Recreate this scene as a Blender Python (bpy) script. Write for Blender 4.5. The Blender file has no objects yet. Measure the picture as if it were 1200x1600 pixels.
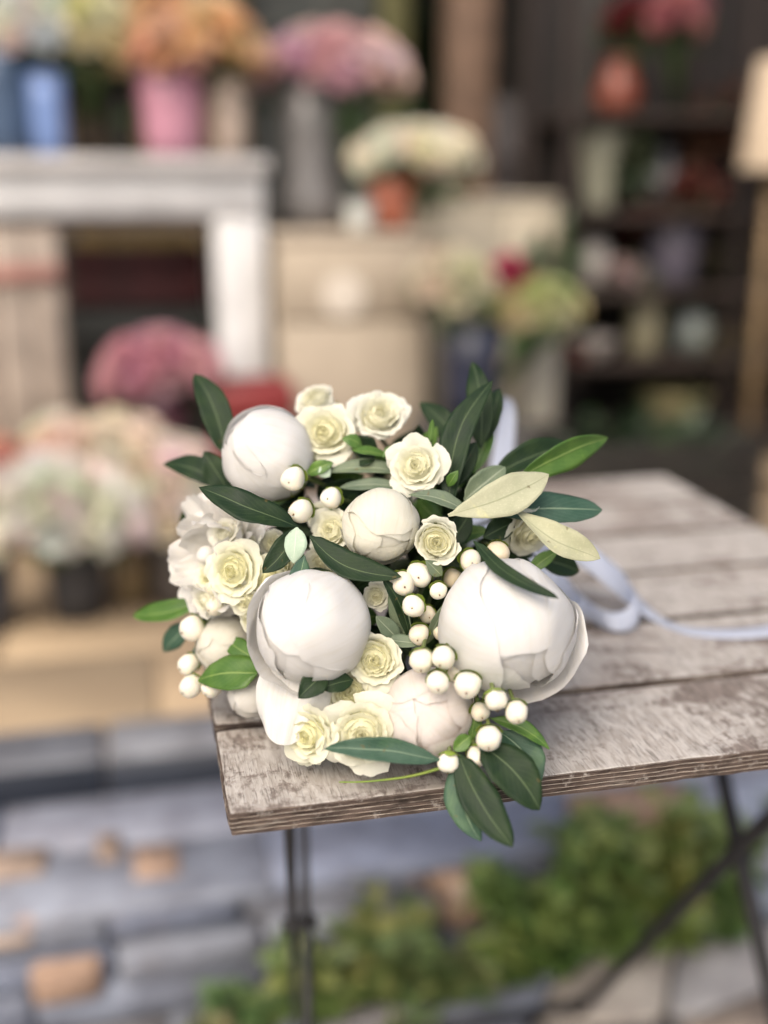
import bpy, math, random
from math import sin, cos, pi, radians, sqrt
from mathutils import Vector, Matrix, noise

# ------------------------------------------------------------------ camera, world, light, exposure
scene = bpy.context.scene
CAM = Vector((0, 0, 1.01)); YAW = radians(12.8); PITCH = radians(16.4); F = 1700.0   # F in pixels of a 1200x1600 frame
fwd = Vector((sin(YAW)*cos(PITCH), cos(YAW)*cos(PITCH), -sin(PITCH)))
right = Vector((cos(YAW), -sin(YAW), 0)); up = right.cross(fwd)
cam_d = bpy.data.cameras.new('camera'); cam = bpy.data.objects.new('camera', cam_d)
scene.collection.objects.link(cam); scene.camera = cam
m = Matrix((right, up, -fwd)).transposed().to_4x4(); m.translation = CAM; cam.matrix_world = m
cam_d.sensor_fit = 'VERTICAL'; cam_d.sensor_height = 36; cam_d.lens = F/1600*36
cam_d.clip_start = .02; cam_d.clip_end = 2000
cam_d.dof.use_dof = True; cam_d.dof.focus_distance = .562; cam_d.dof.aperture_fstop = 1.9

SUN_EL, SUN_AZ = radians(47), radians(215)          # azimuth clockwise from +Y: light from behind the camera, a little left
world = bpy.data.worlds.new('World'); scene.world = world; world.use_nodes = True
nt = world.node_tree; bg = nt.nodes['Background']
sky = nt.nodes.new('ShaderNodeTexSky'); sky.sky_type = 'NISHITA'; sky.sun_disc = False
sky.sun_elevation = SUN_EL; sky.sun_rotation = SUN_AZ; sky.air_density = 1.0; sky.dust_density = 6.0; sky.ozone_density = .4
nt.links.new(sky.outputs[0], bg.inputs[0]); bg.inputs[1].default_value = .15
sd = bpy.data.lights.new('sun', 'SUN'); sd.energy = 1.4; sd.angle = radians(60); sd.color = (1, .95, .88)
so = bpy.data.objects.new('sun', sd); scene.collection.objects.link(so)
sv = Vector((sin(SUN_AZ)*cos(SUN_EL), cos(SUN_AZ)*cos(SUN_EL), sin(SUN_EL)))
so.rotation_euler = (-sv).to_track_quat('-Z', 'Y').to_euler(); so.location = (0, -3, 6)
vs = scene.view_settings; vs.view_transform = 'Standard'; vs.look = 'None'; vs.gamma = 1; vs.exposure = .38
vs.use_curve_mapping = False

# ------------------------------------------------------------------ helpers
C = scene.collection
def ray(px, py): return fwd + right*((px-600)/F) + up*((800-py)/F)
def at(px, py, d): return CAM + ray(px, py)*d
def at_y(px, py, Y): r = ray(px, py); return CAM + r*(Y/r.y)
def at_z(px, py, Z): r = ray(px, py); return CAM + r*((Z-CAM.z)/r.z)
def cdir(r, u, t): return (right*r + up*u - fwd*t).normalized()
def nz(x, y=0., z=0.): return noise.noise(Vector((x, y, z)))

def mesh(name, verts, faces, mat=None, uvs=None, idx=None, smooth=True):
    me = bpy.data.meshes.new(name); me.from_pydata([tuple(v) for v in verts], [], faces)
    if mat is not None:
        for mm in (mat if isinstance(mat, (list, tuple)) else [mat]): me.materials.append(mm)
    if idx: me.polygons.foreach_set('material_index', idx)
    me.polygons.foreach_set('use_smooth', [smooth]*len(me.polygons))
    if uvs:
        l = me.uv_layers.new(name='UVMap')
        for lp in me.loops: l.data[lp.index].uv = uvs[lp.vertex_index]
    me.update(); return me
def ob(name, me, parent=None, mw=None, color=None):
    o = bpy.data.objects.new(name, me); C.objects.link(o)
    if parent is not None: o.parent = parent
    if mw is not None: o.matrix_local = mw
    if color is not None: o.color = (*color, 1)
    return o
def tag(o, label, cat, group=None):
    o['label'] = label; o['category'] = cat
    if group: o['group'] = group
    return o
def thing(name, label, cat, loc=(0, 0, 0), group=None, rz=0):
    o = bpy.data.objects.new(name, None); C.objects.link(o); o.location = loc; o.rotation_euler = (0, 0, rz)
    o.empty_display_size = .05
    return tag(o, label, cat, group)
def struct(name, me, parent=None):
    o = ob(name, me, parent); o['kind'] = 'structure'; return o
T = Matrix.Translation

class MB:                                             # collects verts / faces of one mesh
    def __init__(s): s.v = []; s.f = []; s.i = []
    def add(s, v, f, i=0):
        n = len(s.v); s.v += [Vector(a) for a in v]; s.f += [tuple(a+n for a in q) for q in f]; s.i += [i]*len(f)
    def box(s, a, b, i=0, bev=0.0):
        x0, y0, z0 = a; x1, y1, z1 = b
        if bev <= 0:
            v = [(x, y, z) for z in (z0, z1) for y in (y0, y1) for x in (x0, x1)]
            s.add(v, [(0, 2, 3, 1), (4, 5, 7, 6), (0, 1, 5, 4), (2, 6, 7, 3), (0, 4, 6, 2), (1, 3, 7, 5)], i); return
        e = bev
        rings = []
        for z, k in ((z0, e), (z0+e, 0), (z1-e, 0), (z1, e)):
            rings.append([(x0+k, y0+e, z), (x0+e, y0+k, z), (x1-e, y0+k, z), (x1-k, y0+e, z), (x1-k, y1-e, z), (x1-e, y1-k, z), (x0+e, y1-k, z), (x0+k, y1-e, z)])
        v = [p for r in rings for p in r]; f = []
        for j in range(3):
            for k in range(8): f.append((j*8+k, j*8+(k+1) % 8, j*8+8+(k+1) % 8, j*8+8+k))
        f.append(tuple(range(7, -1, -1))); f.append(tuple(range(24, 32))); s.add(v, f, i)
    def tube(s, pts, rad, n=8, i=0, cap=True):
        pts = [Vector(p) for p in pts]; v = []; f = []
        rads = rad if isinstance(rad, (list, tuple)) else [rad]*len(pts)
        for k, p in enumerate(pts):
            d = (pts[min(k+1, len(pts)-1)]-pts[max(k-1, 0)]).normalized()
            a = d.cross(Vector((0, 0, 1)) if abs(d.z) < .9 else Vector((1, 0, 0))).normalized(); b = d.cross(a)
            for j in range(n):
                t = 2*pi*j/n; v.append(p+(a*cos(t)+b*sin(t))*rads[k])
        for k in range(len(pts)-1):
            for j in range(n): f.append((k*n+j, k*n+(j+1) % n, k*n+n+(j+1) % n, k*n+n+j))
        if cap: f.append(tuple(range(n-1, -1, -1))); f.append(tuple((len(pts)-1)*n+j for j in range(n)))
        s.add(v, f, i)
    def lathe(s, prof, n=24, i=0, c=(0, 0, 0)):       # prof: list of (r, z)
        v = []; f = []
        for r, z in prof:
            for j in range(n): v.append((c[0]+r*cos(2*pi*j/n), c[1]+r*sin(2*pi*j/n), c[2]+z))
        for k in range(len(prof)-1):
            for j in range(n): f.append((k*n+j, k*n+(j+1) % n, k*n+n+(j+1) % n, k*n+n+j))
        s.add(v, f, i)
    def me(s, name, mat, smooth=True): return mesh(name, s.v, s.f, mat, idx=s.i, smooth=smooth)

def smooth_path(pts, k=6):
    pts = [Vector(p) for p in pts]; out = []
    for i in range(len(pts)-1):
        p0, p1, p2, p3 = pts[max(i-1, 0)], pts[i], pts[i+1], pts[min(i+2, len(pts)-1)]
        for j in range(k):
            t = j/k; out.append(.5*((2*p1)+(p2-p0)*t+(2*p0-5*p1+4*p2-p3)*t*t+(3*p1-p0-3*p2+p3)*t**3))
    out.append(pts[-1]); return out

# ------------------------------------------------------------------ materials
class NT:
    def __init__(s, name):
        s.m = bpy.data.materials.new(name); s.m.use_nodes = True; s.t = s.m.node_tree
        s.p = s.t.nodes['Principled BSDF']; s.out = s.t.nodes['Material Output']
    def n(s, typ, **kw):
        o = s.t.nodes.new('ShaderNode'+typ)
        for k, v in kw.items():
            if k.startswith('i_'): o.inputs[k[2:].replace('_', ' ')].default_value = v
            else: setattr(o, k, v)
        return o
    def l(s, a, b): s.t.links.new(a, b)
    def val(s, x, sock):
        if hasattr(x, 'is_output'): s.l(x, sock)
        else: sock.default_value = x
    def math(s, op, a, b=0.0, c=None, clamp=False):
        o = s.n('Math', operation=op, use_clamp=clamp); s.val(a, o.inputs[0]); s.val(b, o.inputs[1])
        if c is not None: s.val(c, o.inputs[2])
        return o.outputs[0]
    def mix(s, f, a, b, blend='MIX'):
        o = s.n('Mix', data_type='RGBA', blend_type=blend); s.val(f, o.inputs[0])
        s.val(a if hasattr(a, 'is_output') else (*a, 1), o.inputs[6]); s.val(b if hasattr(b, 'is_output') else (*b, 1), o.inputs[7])
        return o.outputs[2]
    def ramp(s, f, a, b):                              # smooth 0..1 between a and b
        o = s.n('MapRange', interpolation_type='SMOOTHSTEP'); s.l(f, o.inputs[0]); o.inputs[1].default_value = a; o.inputs[2].default_value = b
        return o.outputs[0]
    def noise(s, vec, scale, detail=4, rough=.55, dist=0.0):
        o = s.n('TexNoise'); s.l(vec, o.inputs['Vector']) if vec else None
        o.inputs['Scale'].default_value = scale; o.inputs['Detail'].default_value = detail; o.inputs['Roughness'].default_value = rough
        o.inputs['Distortion'].default_value = dist; return o.outputs['Fac']
    def map(s, vec, scale=(1, 1, 1), rot=(0, 0, 0)):
        o = s.n('Mapping'); s.l(vec, o.inputs[0]); o.inputs['Scale'].default_value = scale; o.inputs['Rotation'].default_value = rot
        return o.outputs[0]
    def bump(s, h, strength, dist=.001):
        o = s.n('Bump'); s.l(h, o.inputs['Height']); o.inputs['Strength'].default_value = strength; o.inputs['Distance'].default_value = dist
        s.l(o.outputs[0], s.p.inputs['Normal']); return o.outputs[0]
    def base(s, c, rough=.5, spec=.5):
        s.val(c if hasattr(c, 'is_output') else (*c, 1), s.p.inputs['Base Color'])
        s.val(rough, s.p.inputs['Roughness']); s.p.inputs['Specular IOR Level'].default_value = spec
    def translucent(s, col, f, normal=None):
        t = s.n('BsdfTranslucent'); s.val(col if hasattr(col, 'is_output') else (*col, 1), t.inputs[0])
        if normal: s.l(normal, t.inputs['Normal'])
        mx = s.n('MixShader'); mx.inputs[0].default_value = f; s.l(s.p.outputs[0], mx.inputs[1]); s.l(t.outputs[0], mx.inputs[2])
        s.l(mx.outputs[0], s.out.inputs[0])

def obj_coord(q, rnd=True):
    tc = q.n('TexCoord').outputs['Object']
    if not rnd: return tc
    r = q.n('ObjectInfo').outputs['Random']
    a = q.n('VectorMath', operation='ADD'); q.l(tc, a.inputs[0])
    cx = q.n('CombineXYZ'); q.l(q.math('MULTIPLY', r, 37.0), cx.inputs[0]); q.l(q.math('MULTIPLY', r, 91.0), cx.inputs[1]); q.l(cx.outputs[0], a.inputs[1])
    return a.outputs[0]

MATS = {}
def plain(name, c1, c2=None, scale=20, rough=.6, bump=.2, bdist=.002, metallic=0, spec=.5):
    if name in MATS: return MATS[name]
    q = NT(name); v = obj_coord(q); c2 = c2 or tuple(x*.75 for x in c1)
    n1 = q.noise(v, scale, 6); q.base(q.mix(q.ramp(n1, .3, .7), c1, c2), rough, spec)
    q.p.inputs['Metallic'].default_value = metallic
    if bump: q.bump(q.noise(v, scale*4, 4), bump, bdist)
    MATS[name] = q.m; return q.m
def objcol(name, rough=.6, var=.25, scale=30, bump=.2, bdist=.002, spec=.5):   # colour from the object's own colour
    q = NT(name); v = obj_coord(q); c = q.n('ObjectInfo').outputs['Color']
    n1 = q.noise(v, scale, 6); dark = q.mix(1.0, c, (1-var,)*3, 'MULTIPLY')
    q.base(q.mix(q.ramp(n1, .3, .7), c, dark), rough, spec)
    if bump: q.bump(q.noise(v, scale*4, 4), bump, bdist)
    return q.m

def petal_mat(name, base_col, base_end, tr, vein, rough, crease, sss=0.0):
    q = NT(name); uv = q.n('TexCoord').outputs['UV']; sp = q.n('SeparateXYZ'); q.l(uv, sp.inputs[0]); u, v = sp.outputs[0], sp.outputs[1]
    oc = q.n('ObjectInfo'); c = oc.outputs['Color']
    st = q.n('CombineXYZ'); q.l(q.math('ADD', u, q.math('MULTIPLY', oc.outputs['Random'], 17.0)), st.inputs[0]); q.l(q.math('MULTIPLY', v, .08), st.inputs[1])
    streak = q.noise(st.outputs[0], 26, 5, .6)
    blot = q.noise(q.n('TexCoord').outputs['Object'], 70, 3)
    col = q.mix(q.ramp(v, base_end, 0.02), c, base_col)
    col = q.mix(q.math('MULTIPLY', q.ramp(streak, .45, .75), vein), col, q.mix(1.0, col, (.93, .915, .865), 'MULTIPLY'))
    col = q.mix(q.math('MULTIPLY', q.ramp(blot, .5, .72), .40), col, q.mix(1.0, col, (.97, .93, .84), 'MULTIPLY'))
    q.p.inputs['Subsurface Weight'].default_value = sss; q.p.inputs['Subsurface Radius'].default_value = (1, .93, .8); q.p.inputs['Subsurface Scale'].default_value = .004
    q.base(col, rough, .45); q.p.inputs['Sheen Weight'].default_value = .08; q.p.inputs['Sheen Roughness'].default_value = .4
    h = q.math('ADD', q.math('MULTIPLY', streak, 1.0), q.math('MULTIPLY', q.noise(q.n('TexCoord').outputs['Object'], 240, 3), .6))
    nrm = q.bump(h, crease, .0006)
    q.translucent(col, tr, nrm); return q.m
M_PEONY = petal_mat('peony_petal', (.78, .77, .52), .28, .28, .8, .40, .45, .4)
M_ROSE = petal_mat('rose_petal', (.88, .83, .56), .58, .36, .35, .55, .40)

def leaf_mat(name, c1, c2, rib, ribw, rough, tr, spec=.45):
    q = NT(name); uv = q.n('TexCoord').outputs['UV']; sp = q.n('SeparateXYZ'); q.l(uv, sp.inputs[0]); u, v = sp.outputs[0], sp.outputs[1]
    oc = obj_coord(q); au = q.math('ABSOLUTE', q.math('SUBTRACT', u, .5))
    rnd = q.n('ObjectInfo').outputs['Random']
    n1 = q.noise(oc, 90, 5); n2 = q.noise(oc, 900, 3)
    col = q.mix(q.ramp(n1, .3, .7), c1, c2)
    col = q.mix(q.math('MULTIPLY', q.ramp(n2, .5, .8), .25), col, q.mix(1.0, col, (1.7, 1.65, 1.6), 'MULTIPLY'))
    col = q.mix(q.math('MULTIPLY', rnd, .35), col, q.mix(1.0, col, (1.35, 1.25, .95), 'MULTIPLY'))
    side = q.math('SINE', q.math('ADD', q.math('MULTIPLY', v, 62.0), q.math('MULTIPLY', au, -46.0)))
    sv_ = q.math('MULTIPLY', q.ramp(side, .82, 1.0), .09)
    mid = q.ramp(au, ribw, ribw*.35)
    col = q.mix(sv_, col, rib); col = q.mix(q.math('MULTIPLY', mid, .8), col, rib)
    spot = q.math('MULTIPLY', q.ramp(q.noise(oc, 210, 2), .70, .76), .6); col = q.mix(spot, col, (.12, .085, .03))
    blot = q.math('MULTIPLY', q.ramp(q.noise(oc, 45, 4, .6, .6), .56, .72), .5); col = q.mix(blot, col, q.mix(1.0, col, (1.7, 1.6, 1.1), 'MULTIPLY'))
    q.base(col, q.math('ADD', q.math('MULTIPLY', n1, .35), rough-.16), spec)
    h = q.math('ADD', q.math('MULTIPLY', n2, .5), q.math('MULTIPLY', q.math('ADD', mid, sv_), -1.2))
    nrm = q.bump(h, .35, .0007)
    q.translucent(q.mix(1.0, col, (1.1, 1.5, .5), 'MULTIPLY'), tr, nrm); return q.m
L_DARK = leaf_mat('leaf_dark', (.009, .023, .010), (.017, .035, .013), (.10, .14, .07), .026, .5, .05, .2)
L_BLUE = leaf_mat('leaf_bluegreen', (.030, .072, .048), (.052, .100, .072), (.22, .30, .20), .03, .5, .06, .25)
L_GREY = leaf_mat('leaf_greygreen', (.085, .125, .080), (.13, .17, .11), (.30, .34, .24), .04, .55, .08)
L_PALE = leaf_mat('leaf_pale', (.37, .385, .27), (.43, .44, .32), (.30, .32, .20), .03, .62, .15, .3)
L_MINT = leaf_mat('leaf_mint', (.34, .46, .36), (.44, .55, .44), (.60, .66, .55), .03, .55, .12)
L_BRIGHT = leaf_mat('leaf_bright', (.055, .130, .022), (.085, .170, .030), (.24, .34, .10), .035, .38, .18)
M_CALYX = plain('calyx_green', (.16, .25, .035), (.26, .33, .05), 60, .45, .1, .0005)
M_LIME = plain('calyx_lime', (.40, .42, .06), (.30, .36, .05), 60, .45, .1, .0005)
M_STEM = plain('stem_green', (.09, .13, .035), (.13, .16, .05), 60, .5, .2, .0005)

def berry_mat():
    q = NT('berry_wax'); v = obj_coord(q); c = q.n('ObjectInfo').outputs['Color']
    n1 = q.noise(v, 160, 4); n2 = q.noise(v, 800, 2)
    col = q.mix(q.ramp(n1, .35, .75), c, q.mix(1.0, c, (.97, .92, .78), 'MULTIPLY'))
    col = q.mix(q.math('MULTIPLY', q.ramp(n2, .66, .76), .35), col, (.42, .30, .14))
    q.base(col, q.math('ADD', q.math('MULTIPLY', n1, .3), .32), .4); q.p.inputs['Subsurface Weight'].default_value = .5; q.p.inputs['Subsurface Radius'].default_value = (1, .7, .4)
    q.p.inputs['Subsurface Scale'].default_value = .0025; q.p.inputs['Coat Weight'].default_value = .12; q.p.inputs['Coat Roughness'].default_value = .25
    q.bump(n1, .08, .0006); return q.m
M_BERRY = berry_mat()
M_TIP = plain('berry_tip', (.10, .06, .03), (.20, .13, .05), 200, .7, 0)

def slat_top():
    q = NT('slat_weathered_top'); v = obj_coord(q)
    grain = q.noise(q.map(v, (1, .045, 1), (0, 0, radians(6))), 1500, 3, .65, .3)           # short cracks across the slat
    grain2 = q.noise(q.map(v, (1, .22, 1), (0, 0, radians(12))), 260, 4, .6, 1.0)
    patch = q.noise(q.map(v, (.75, 1.2, 1)), 20, 7, .68, .8); broad = q.noise(v, 7, 4, .5, .5); fine = q.noise(q.map(v, (1.6, .8, 1)), 130, 5, .7)
    wear = q.ramp(q.math('ADD', q.math('ADD', q.math('MULTIPLY', patch, .62), q.math('MULTIPLY', fine, .34)), q.math('MULTIPLY', broad, .22)), .575, .665)
    paint = q.mix(q.ramp(grain2, .35, .65), (.53, .50, .465), (.38, .345, .31))
    paint = q.mix(q.ramp(broad, .42, .66), paint, (.37, .325, .29))
    wood = q.mix(q.ramp(grain2, .35, .7), (.25, .21, .185), (.14, .115, .10))
    col = q.mix(wear, paint, wood)
    crack = q.math('MULTIPLY', q.ramp(grain, .50, .66), q.ramp(q.noise(v, 55, 4), .36, .60)); col = q.mix(q.math('MULTIPLY', crack, .65), col, (.07, .055, .047))
    q.base(col, q.math('ADD', q.math('MULTIPLY', wear, .12), .62), .3)
    h = q.math('SUBTRACT', q.math('MULTIPLY', wear, -.7), q.math('ADD', q.math('MULTIPLY', crack, 1.0), q.math('MULTIPLY', grain2, .4)))
    q.bump(h, .42, .0007); return q.m
def slat_ply(name, a, b):
    q = NT(name); v = obj_coord(q)
    g = q.noise(q.map(v, (.14, .14, 1)), 500, 4, .6); w = q.noise(v, 140, 6, .7)
    col = q.mix(q.ramp(g, .35, .65), a, b); col = q.mix(q.ramp(w, .56, .70), col, (.36, .33, .30)); lo = q.noise(q.map(v, (1, 1, 3)), 26, 5, .65); col = q.mix(q.ramp(lo, .48, .66), col, (.05, .038, .032)); col = q.mix(q.math('MULTIPLY', q.ramp(lo, .46, .30), .6), col, (.27, .24, .21))
    q.base(col, .8, .2); q.bump(q.math('ADD', g, w), .7, .0012); return q.m
M_SLAT = [slat_top(), slat_ply('ply_dark', (.060, .043, .036), (.12, .090, .075)), slat_ply('ply_light', (.50, .44, .37), (.36, .29, .23))]
M_IRON = plain('black_iron', (.009, .009, .010), (.018, .016, .016), 60, .6, .3, .0006)

def ribbon_mat():
    q = NT('ribbon_satin'); uv = q.n('TexCoord').outputs['UV']
    w = q.noise(q.map(uv, (6, 160, 1)), 10, 3); c = q.mix(w, (.68, .73, .85), (.80, .83, .90)); q.bump(w, .5, .0006)
    q.base(c, .34, .6); q.p.inputs['Sheen Weight'].default_value = .3; q.translucent((.74, .80, .93), .5); return q.m
M_RIBBON = ribbon_mat()

def stone_mat():
    q = NT('slate_stone'); v = obj_coord(q); c = q.n('ObjectInfo').outputs['Color']
    n1 = q.noise(v, 14, 8, .65); n2 = q.noise(v, 60, 6, .7)
    col = q.mix(q.ramp(n1, .35, .68), c, q.mix(1.0, c, (.62, .60, .60), 'MULTIPLY'))
    col = q.mix(q.math('MULTIPLY', q.ramp(n2, .58, .74), .5), col, (.40, .29, .21)); big = q.noise(v, 5.5, 3, .5, .3); col = q.mix(q.math('MULTIPLY', q.ramp(big, .68, .73), .7), col, (.47, .29, .19))
    q.base(col, .72, .4); q.bump(q.math('ADD', n1, q.math('MULTIPLY', n2, .5)), .8, .006); return q.m
M_STONE = stone_mat()
M_MORTAR = plain('joint_earth', (.20, .185, .17), (.13, .12, .11), 40, .95, .6, .004)
M_SAND = plain('terrace_paving', (.42, .315, .20), (.37, .275, .175), 9, .9, .4, .003)
M_COBJ = objcol('painted_surface', .55, .22, 9, .15, .001)
M_WOODBG = objcol('rough_wood', .75, .4, 14, .5, .003)
M_BLOOM = objcol('bloom_petal', .6, .28, 40, .2, .001)
M_LEAFBG = objcol('foliage', .5, .45, 30, .2, .001)
M_CERAM = objcol('glazed_ceramic', .28, .12, 12, .08, .001)
M_CARD = objcol('kraft_board', .85, .12, 25, .15, .0006)
def glass():
    q = NT('vase_glass'); q.base((.85, .92, .90), .06); q.p.inputs['Transmission Weight'].default_value = .85; q.p.inputs['IOR'].default_value = 1.3; return q.m
M_GLASS = glass()

# ------------------------------------------------------------------ setting: ground, steps, terrace, shop room
def sheet(x0, y0, x1, y1, z, mat, name):
    return mesh(name, [(x0, y0, z), (x1, y0, z), (x1, y1, z), (x0, y1, z)], [(0, 1, 2, 3)], mat, smooth=False)
ground = struct('ground', sheet(-300, -300, 300, 300, -.02, plain('street_paving', (.42, .40, .37), (.36, .34, .32), 3, .9, .3, .004), 'ground'))
rng = random.Random(4)
SLATES = [(.225, .255, .335), (.265, .295, .37), (.19, .215, .285), (.29, .305, .36), (.25, .27, .32), (.30, .30, .33)]
TANS = [(.42, .285, .205), (.38, .26, .19), (.42, .32, .25)]
def stone_block(a, b, seed, jit=.006):                # a roughly hewn block: bevelled box, noisy faces
    mb = MB(); mb.box(a, b, 0, min(.008, .2*min(b[i]-a[i] for i in range(3))))
    for p in mb.v: p += Vector((nz(p.x*9+seed, p.y*9, p.z*9), nz(p.x*9, p.y*9+seed, p.z*9+5), nz(p.x*9, p.y*9+9, p.z*9+seed)))*jit
    return mb.me('stone', M_STONE)
# flagstones of the street pavement: jittered polygons with open joints
pav = struct('pavement', sheet(-2.2, -1.4, 3.6, 1.19, -.006, M_MORTAR, 'pavement'))
def flag_mesh(poly, th):
    cx = sum(p[0] for p in poly)/len(poly); cy = sum(p[1] for p in poly)/len(poly)
    v = []; n = len(poly)
    for k, z in ((1.0, 0), (1.0, th-.004), (.955, th)):
        for x, y in poly: v.append(((x-cx)*k, (y-cy)*k, z+(nz(x*7, y*7)*.002 if z else 0)))
    f = [tuple(range(n-1, -1, -1)), tuple(range(2*n, 3*n))]
    for j in range(2):
        for k in range(n): f.append((j*n+k, j*n+(k+1) % n, j*n+n+(k+1) % n, j*n+n+k))
    return mesh('flagstone', v, f, M_STONE), (cx, cy)
gx, gy, cs = 14, 7, .17
def jit_pt(i, j):
    r = random.Random(i*131+j*17); return (-.55+i*cs+r.uniform(-.055, .055)+(.08 if j % 2 else 0), 0.02+j*cs+(r.uniform(-.05, .05) if j < gy else .0))
for j in range(gy):
    for i in range(gx):
        A, B, D, E = jit_pt(i, j), jit_pt(i+1, j), jit_pt(i+1, j+1), jit_pt(i, j+1)
        poly = []
        for p, q2 in ((A, B), (B, D), (D, E), (E, A)):
            for t in (.12, .5, .88): poly.append((p[0]*(1-t)+q2[0]*t, p[1]*(1-t)+q2[1]*t))
        cx = sum(p[0] for p in poly)/12; cy = sum(p[1] for p in poly)/12
        poly = [(cx+(x-cx)*.955+nz(x*20, y*20)*.006, min(1.165, cy+(y-cy)*.955+nz(x*20, y*20, 4)*.006)) for x, y in poly]
        me, c0 = flag_mesh(poly, .022+rng.uniform(-.003, .006))
        c = rng.choice([(.34, .33, .33), (.40, .36, .33), (.27, .29, .33), (.44, .36, .29), (.36, .35, .36), (.22, .24, .29), (.47, .42, .36)])
        ob('flagstone', me, pav, T((c0[0], c0[1], -.004)), c)
# lower step: riser of coursed stones (z 0 .. .17) and a tread of slabs
core = MB(); core.box((-2.2, 1.215, -.02), (3.6, 1.62, .150)); step = struct('stone_step', core.me('stone_step', M_MORTAR, False))
tan_px = [(100, 1535), (20, 1340), (250, 1340), (730, 1390), (1000, 1245), (10, 1470)]
def near_tan(p):
    q = p-CAM; d = q.dot(fwd); x, y = 600+q.dot(right)/d*F, 800-q.dot(up)/d*F
    return any(abs(x-a) < 55 and abs(y-b) < 42 for a, b in tan_px)
for row, (z0, z1) in enumerate(((-.012, .050), (.056, .110), (.116, .166))):
    x = -1.2-row*.07
    while x < 2.6:
        w = rng.uniform(.12, .32); w = .075 if near_tan(Vector((x+.037, 1.19, (z0+z1)/2))) else w; b = (x+w-.005, 1.30, z1)
        cen = Vector((x+w/2, 1.19, (z0+z1)/2))
        c = rng.choice(TANS) if w == .075 else rng.choice(SLATES)
        ob('stone', stone_block((x, 1.192+rng.uniform(-.010, .007), z0), b, rng.random()*50), step, None, c); x += w
x = -1.3
while x < 2.7:
    w = rng.uniform(.30, .62); y = 1.186; k = rng.choice([2, 2, 3])
    for r_ in range(k):
        d = .275/k; cen = Vector((x+w/2, y+d/2, .175))
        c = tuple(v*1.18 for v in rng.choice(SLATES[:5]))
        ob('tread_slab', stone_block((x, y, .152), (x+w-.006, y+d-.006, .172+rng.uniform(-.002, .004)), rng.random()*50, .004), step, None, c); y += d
    x += w
for px, py, w, h in ((105, 1535, .085, .058), (15, 1462, .05, .03), (735, 1392, .055, .04), (1000, 1250, .16, .02)):       # orange bricks let into the riser
    p = at_y(px, py, 1.186); z0 = max(p.z-h/2, 0.0); ob('brick', stone_block((p.x-w/2, 1.179, z0), (p.x+w/2, 1.24, min(z0+h, .150)), px*.1, .003), step, None, rng.choice(TANS))
for px, py, w in ((25, 1345, .075), (245, 1342, .055), (170, 1318, .03)):                                                  # and into the tread
    p = at_z(px, py, .18); ob('brick', stone_block((p.x-w/2, p.y-.03, .160), (p.x+w/2, p.y+.03, .182), px*.1, .003), step, None, rng.choice(TANS))
# terrace: dark kerb riser, pale kerb top, sandy paving going into the shop
mb = MB(); mb.box((-6, 1.475, -.02), (9, 9, .212)); terrace = struct('terrace', mb.me('terrace', M_SAND, False))
x = -1.5
while x < 3:
    w = rng.uniform(.5, .8)
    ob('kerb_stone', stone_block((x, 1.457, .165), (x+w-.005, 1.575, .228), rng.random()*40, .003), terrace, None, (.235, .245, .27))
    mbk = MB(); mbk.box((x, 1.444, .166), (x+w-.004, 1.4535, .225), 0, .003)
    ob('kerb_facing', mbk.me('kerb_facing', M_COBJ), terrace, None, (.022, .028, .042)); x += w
x = -1.6
while x < 3:
    for k in range(4):
        mbk = MB(); y0 = 1.58+k*.27; mbk.box((x+.13*(k % 2), y0, .205), (x+.13*(k % 2)+.395, y0+.265, .2245), 0, .003)
        ob('paving_slab', mbk.me('paving_slab', M_SAND), terrace)
    x += .40
# the shop room: dark walls, a ceiling over it
def wall(name, a, b, c, mat=M_WOODBG):
    mb = MB(); mb.box(a, b); o = struct(name, mb.me(name, mat, False)); o.color = (*c, 1); return o
wall('wall_back', (-3.2, 4.3, .213), (4.6, 4.4, 2.9), (.035, .029, .022))
wall('wall_left', (-3.3, 2.2, .213), (-3.2, 4.4, 2.9), (.10, .085, .065))
wall('wall_right', (4.6, 2.2, .213), (4.7, 4.4, 2.9), (.05, .035, .026))
wall('ceiling', (-3.4, 3.1, 2.9), (4.8, 4.5, 3.0), (.12, .10, .085))

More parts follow.
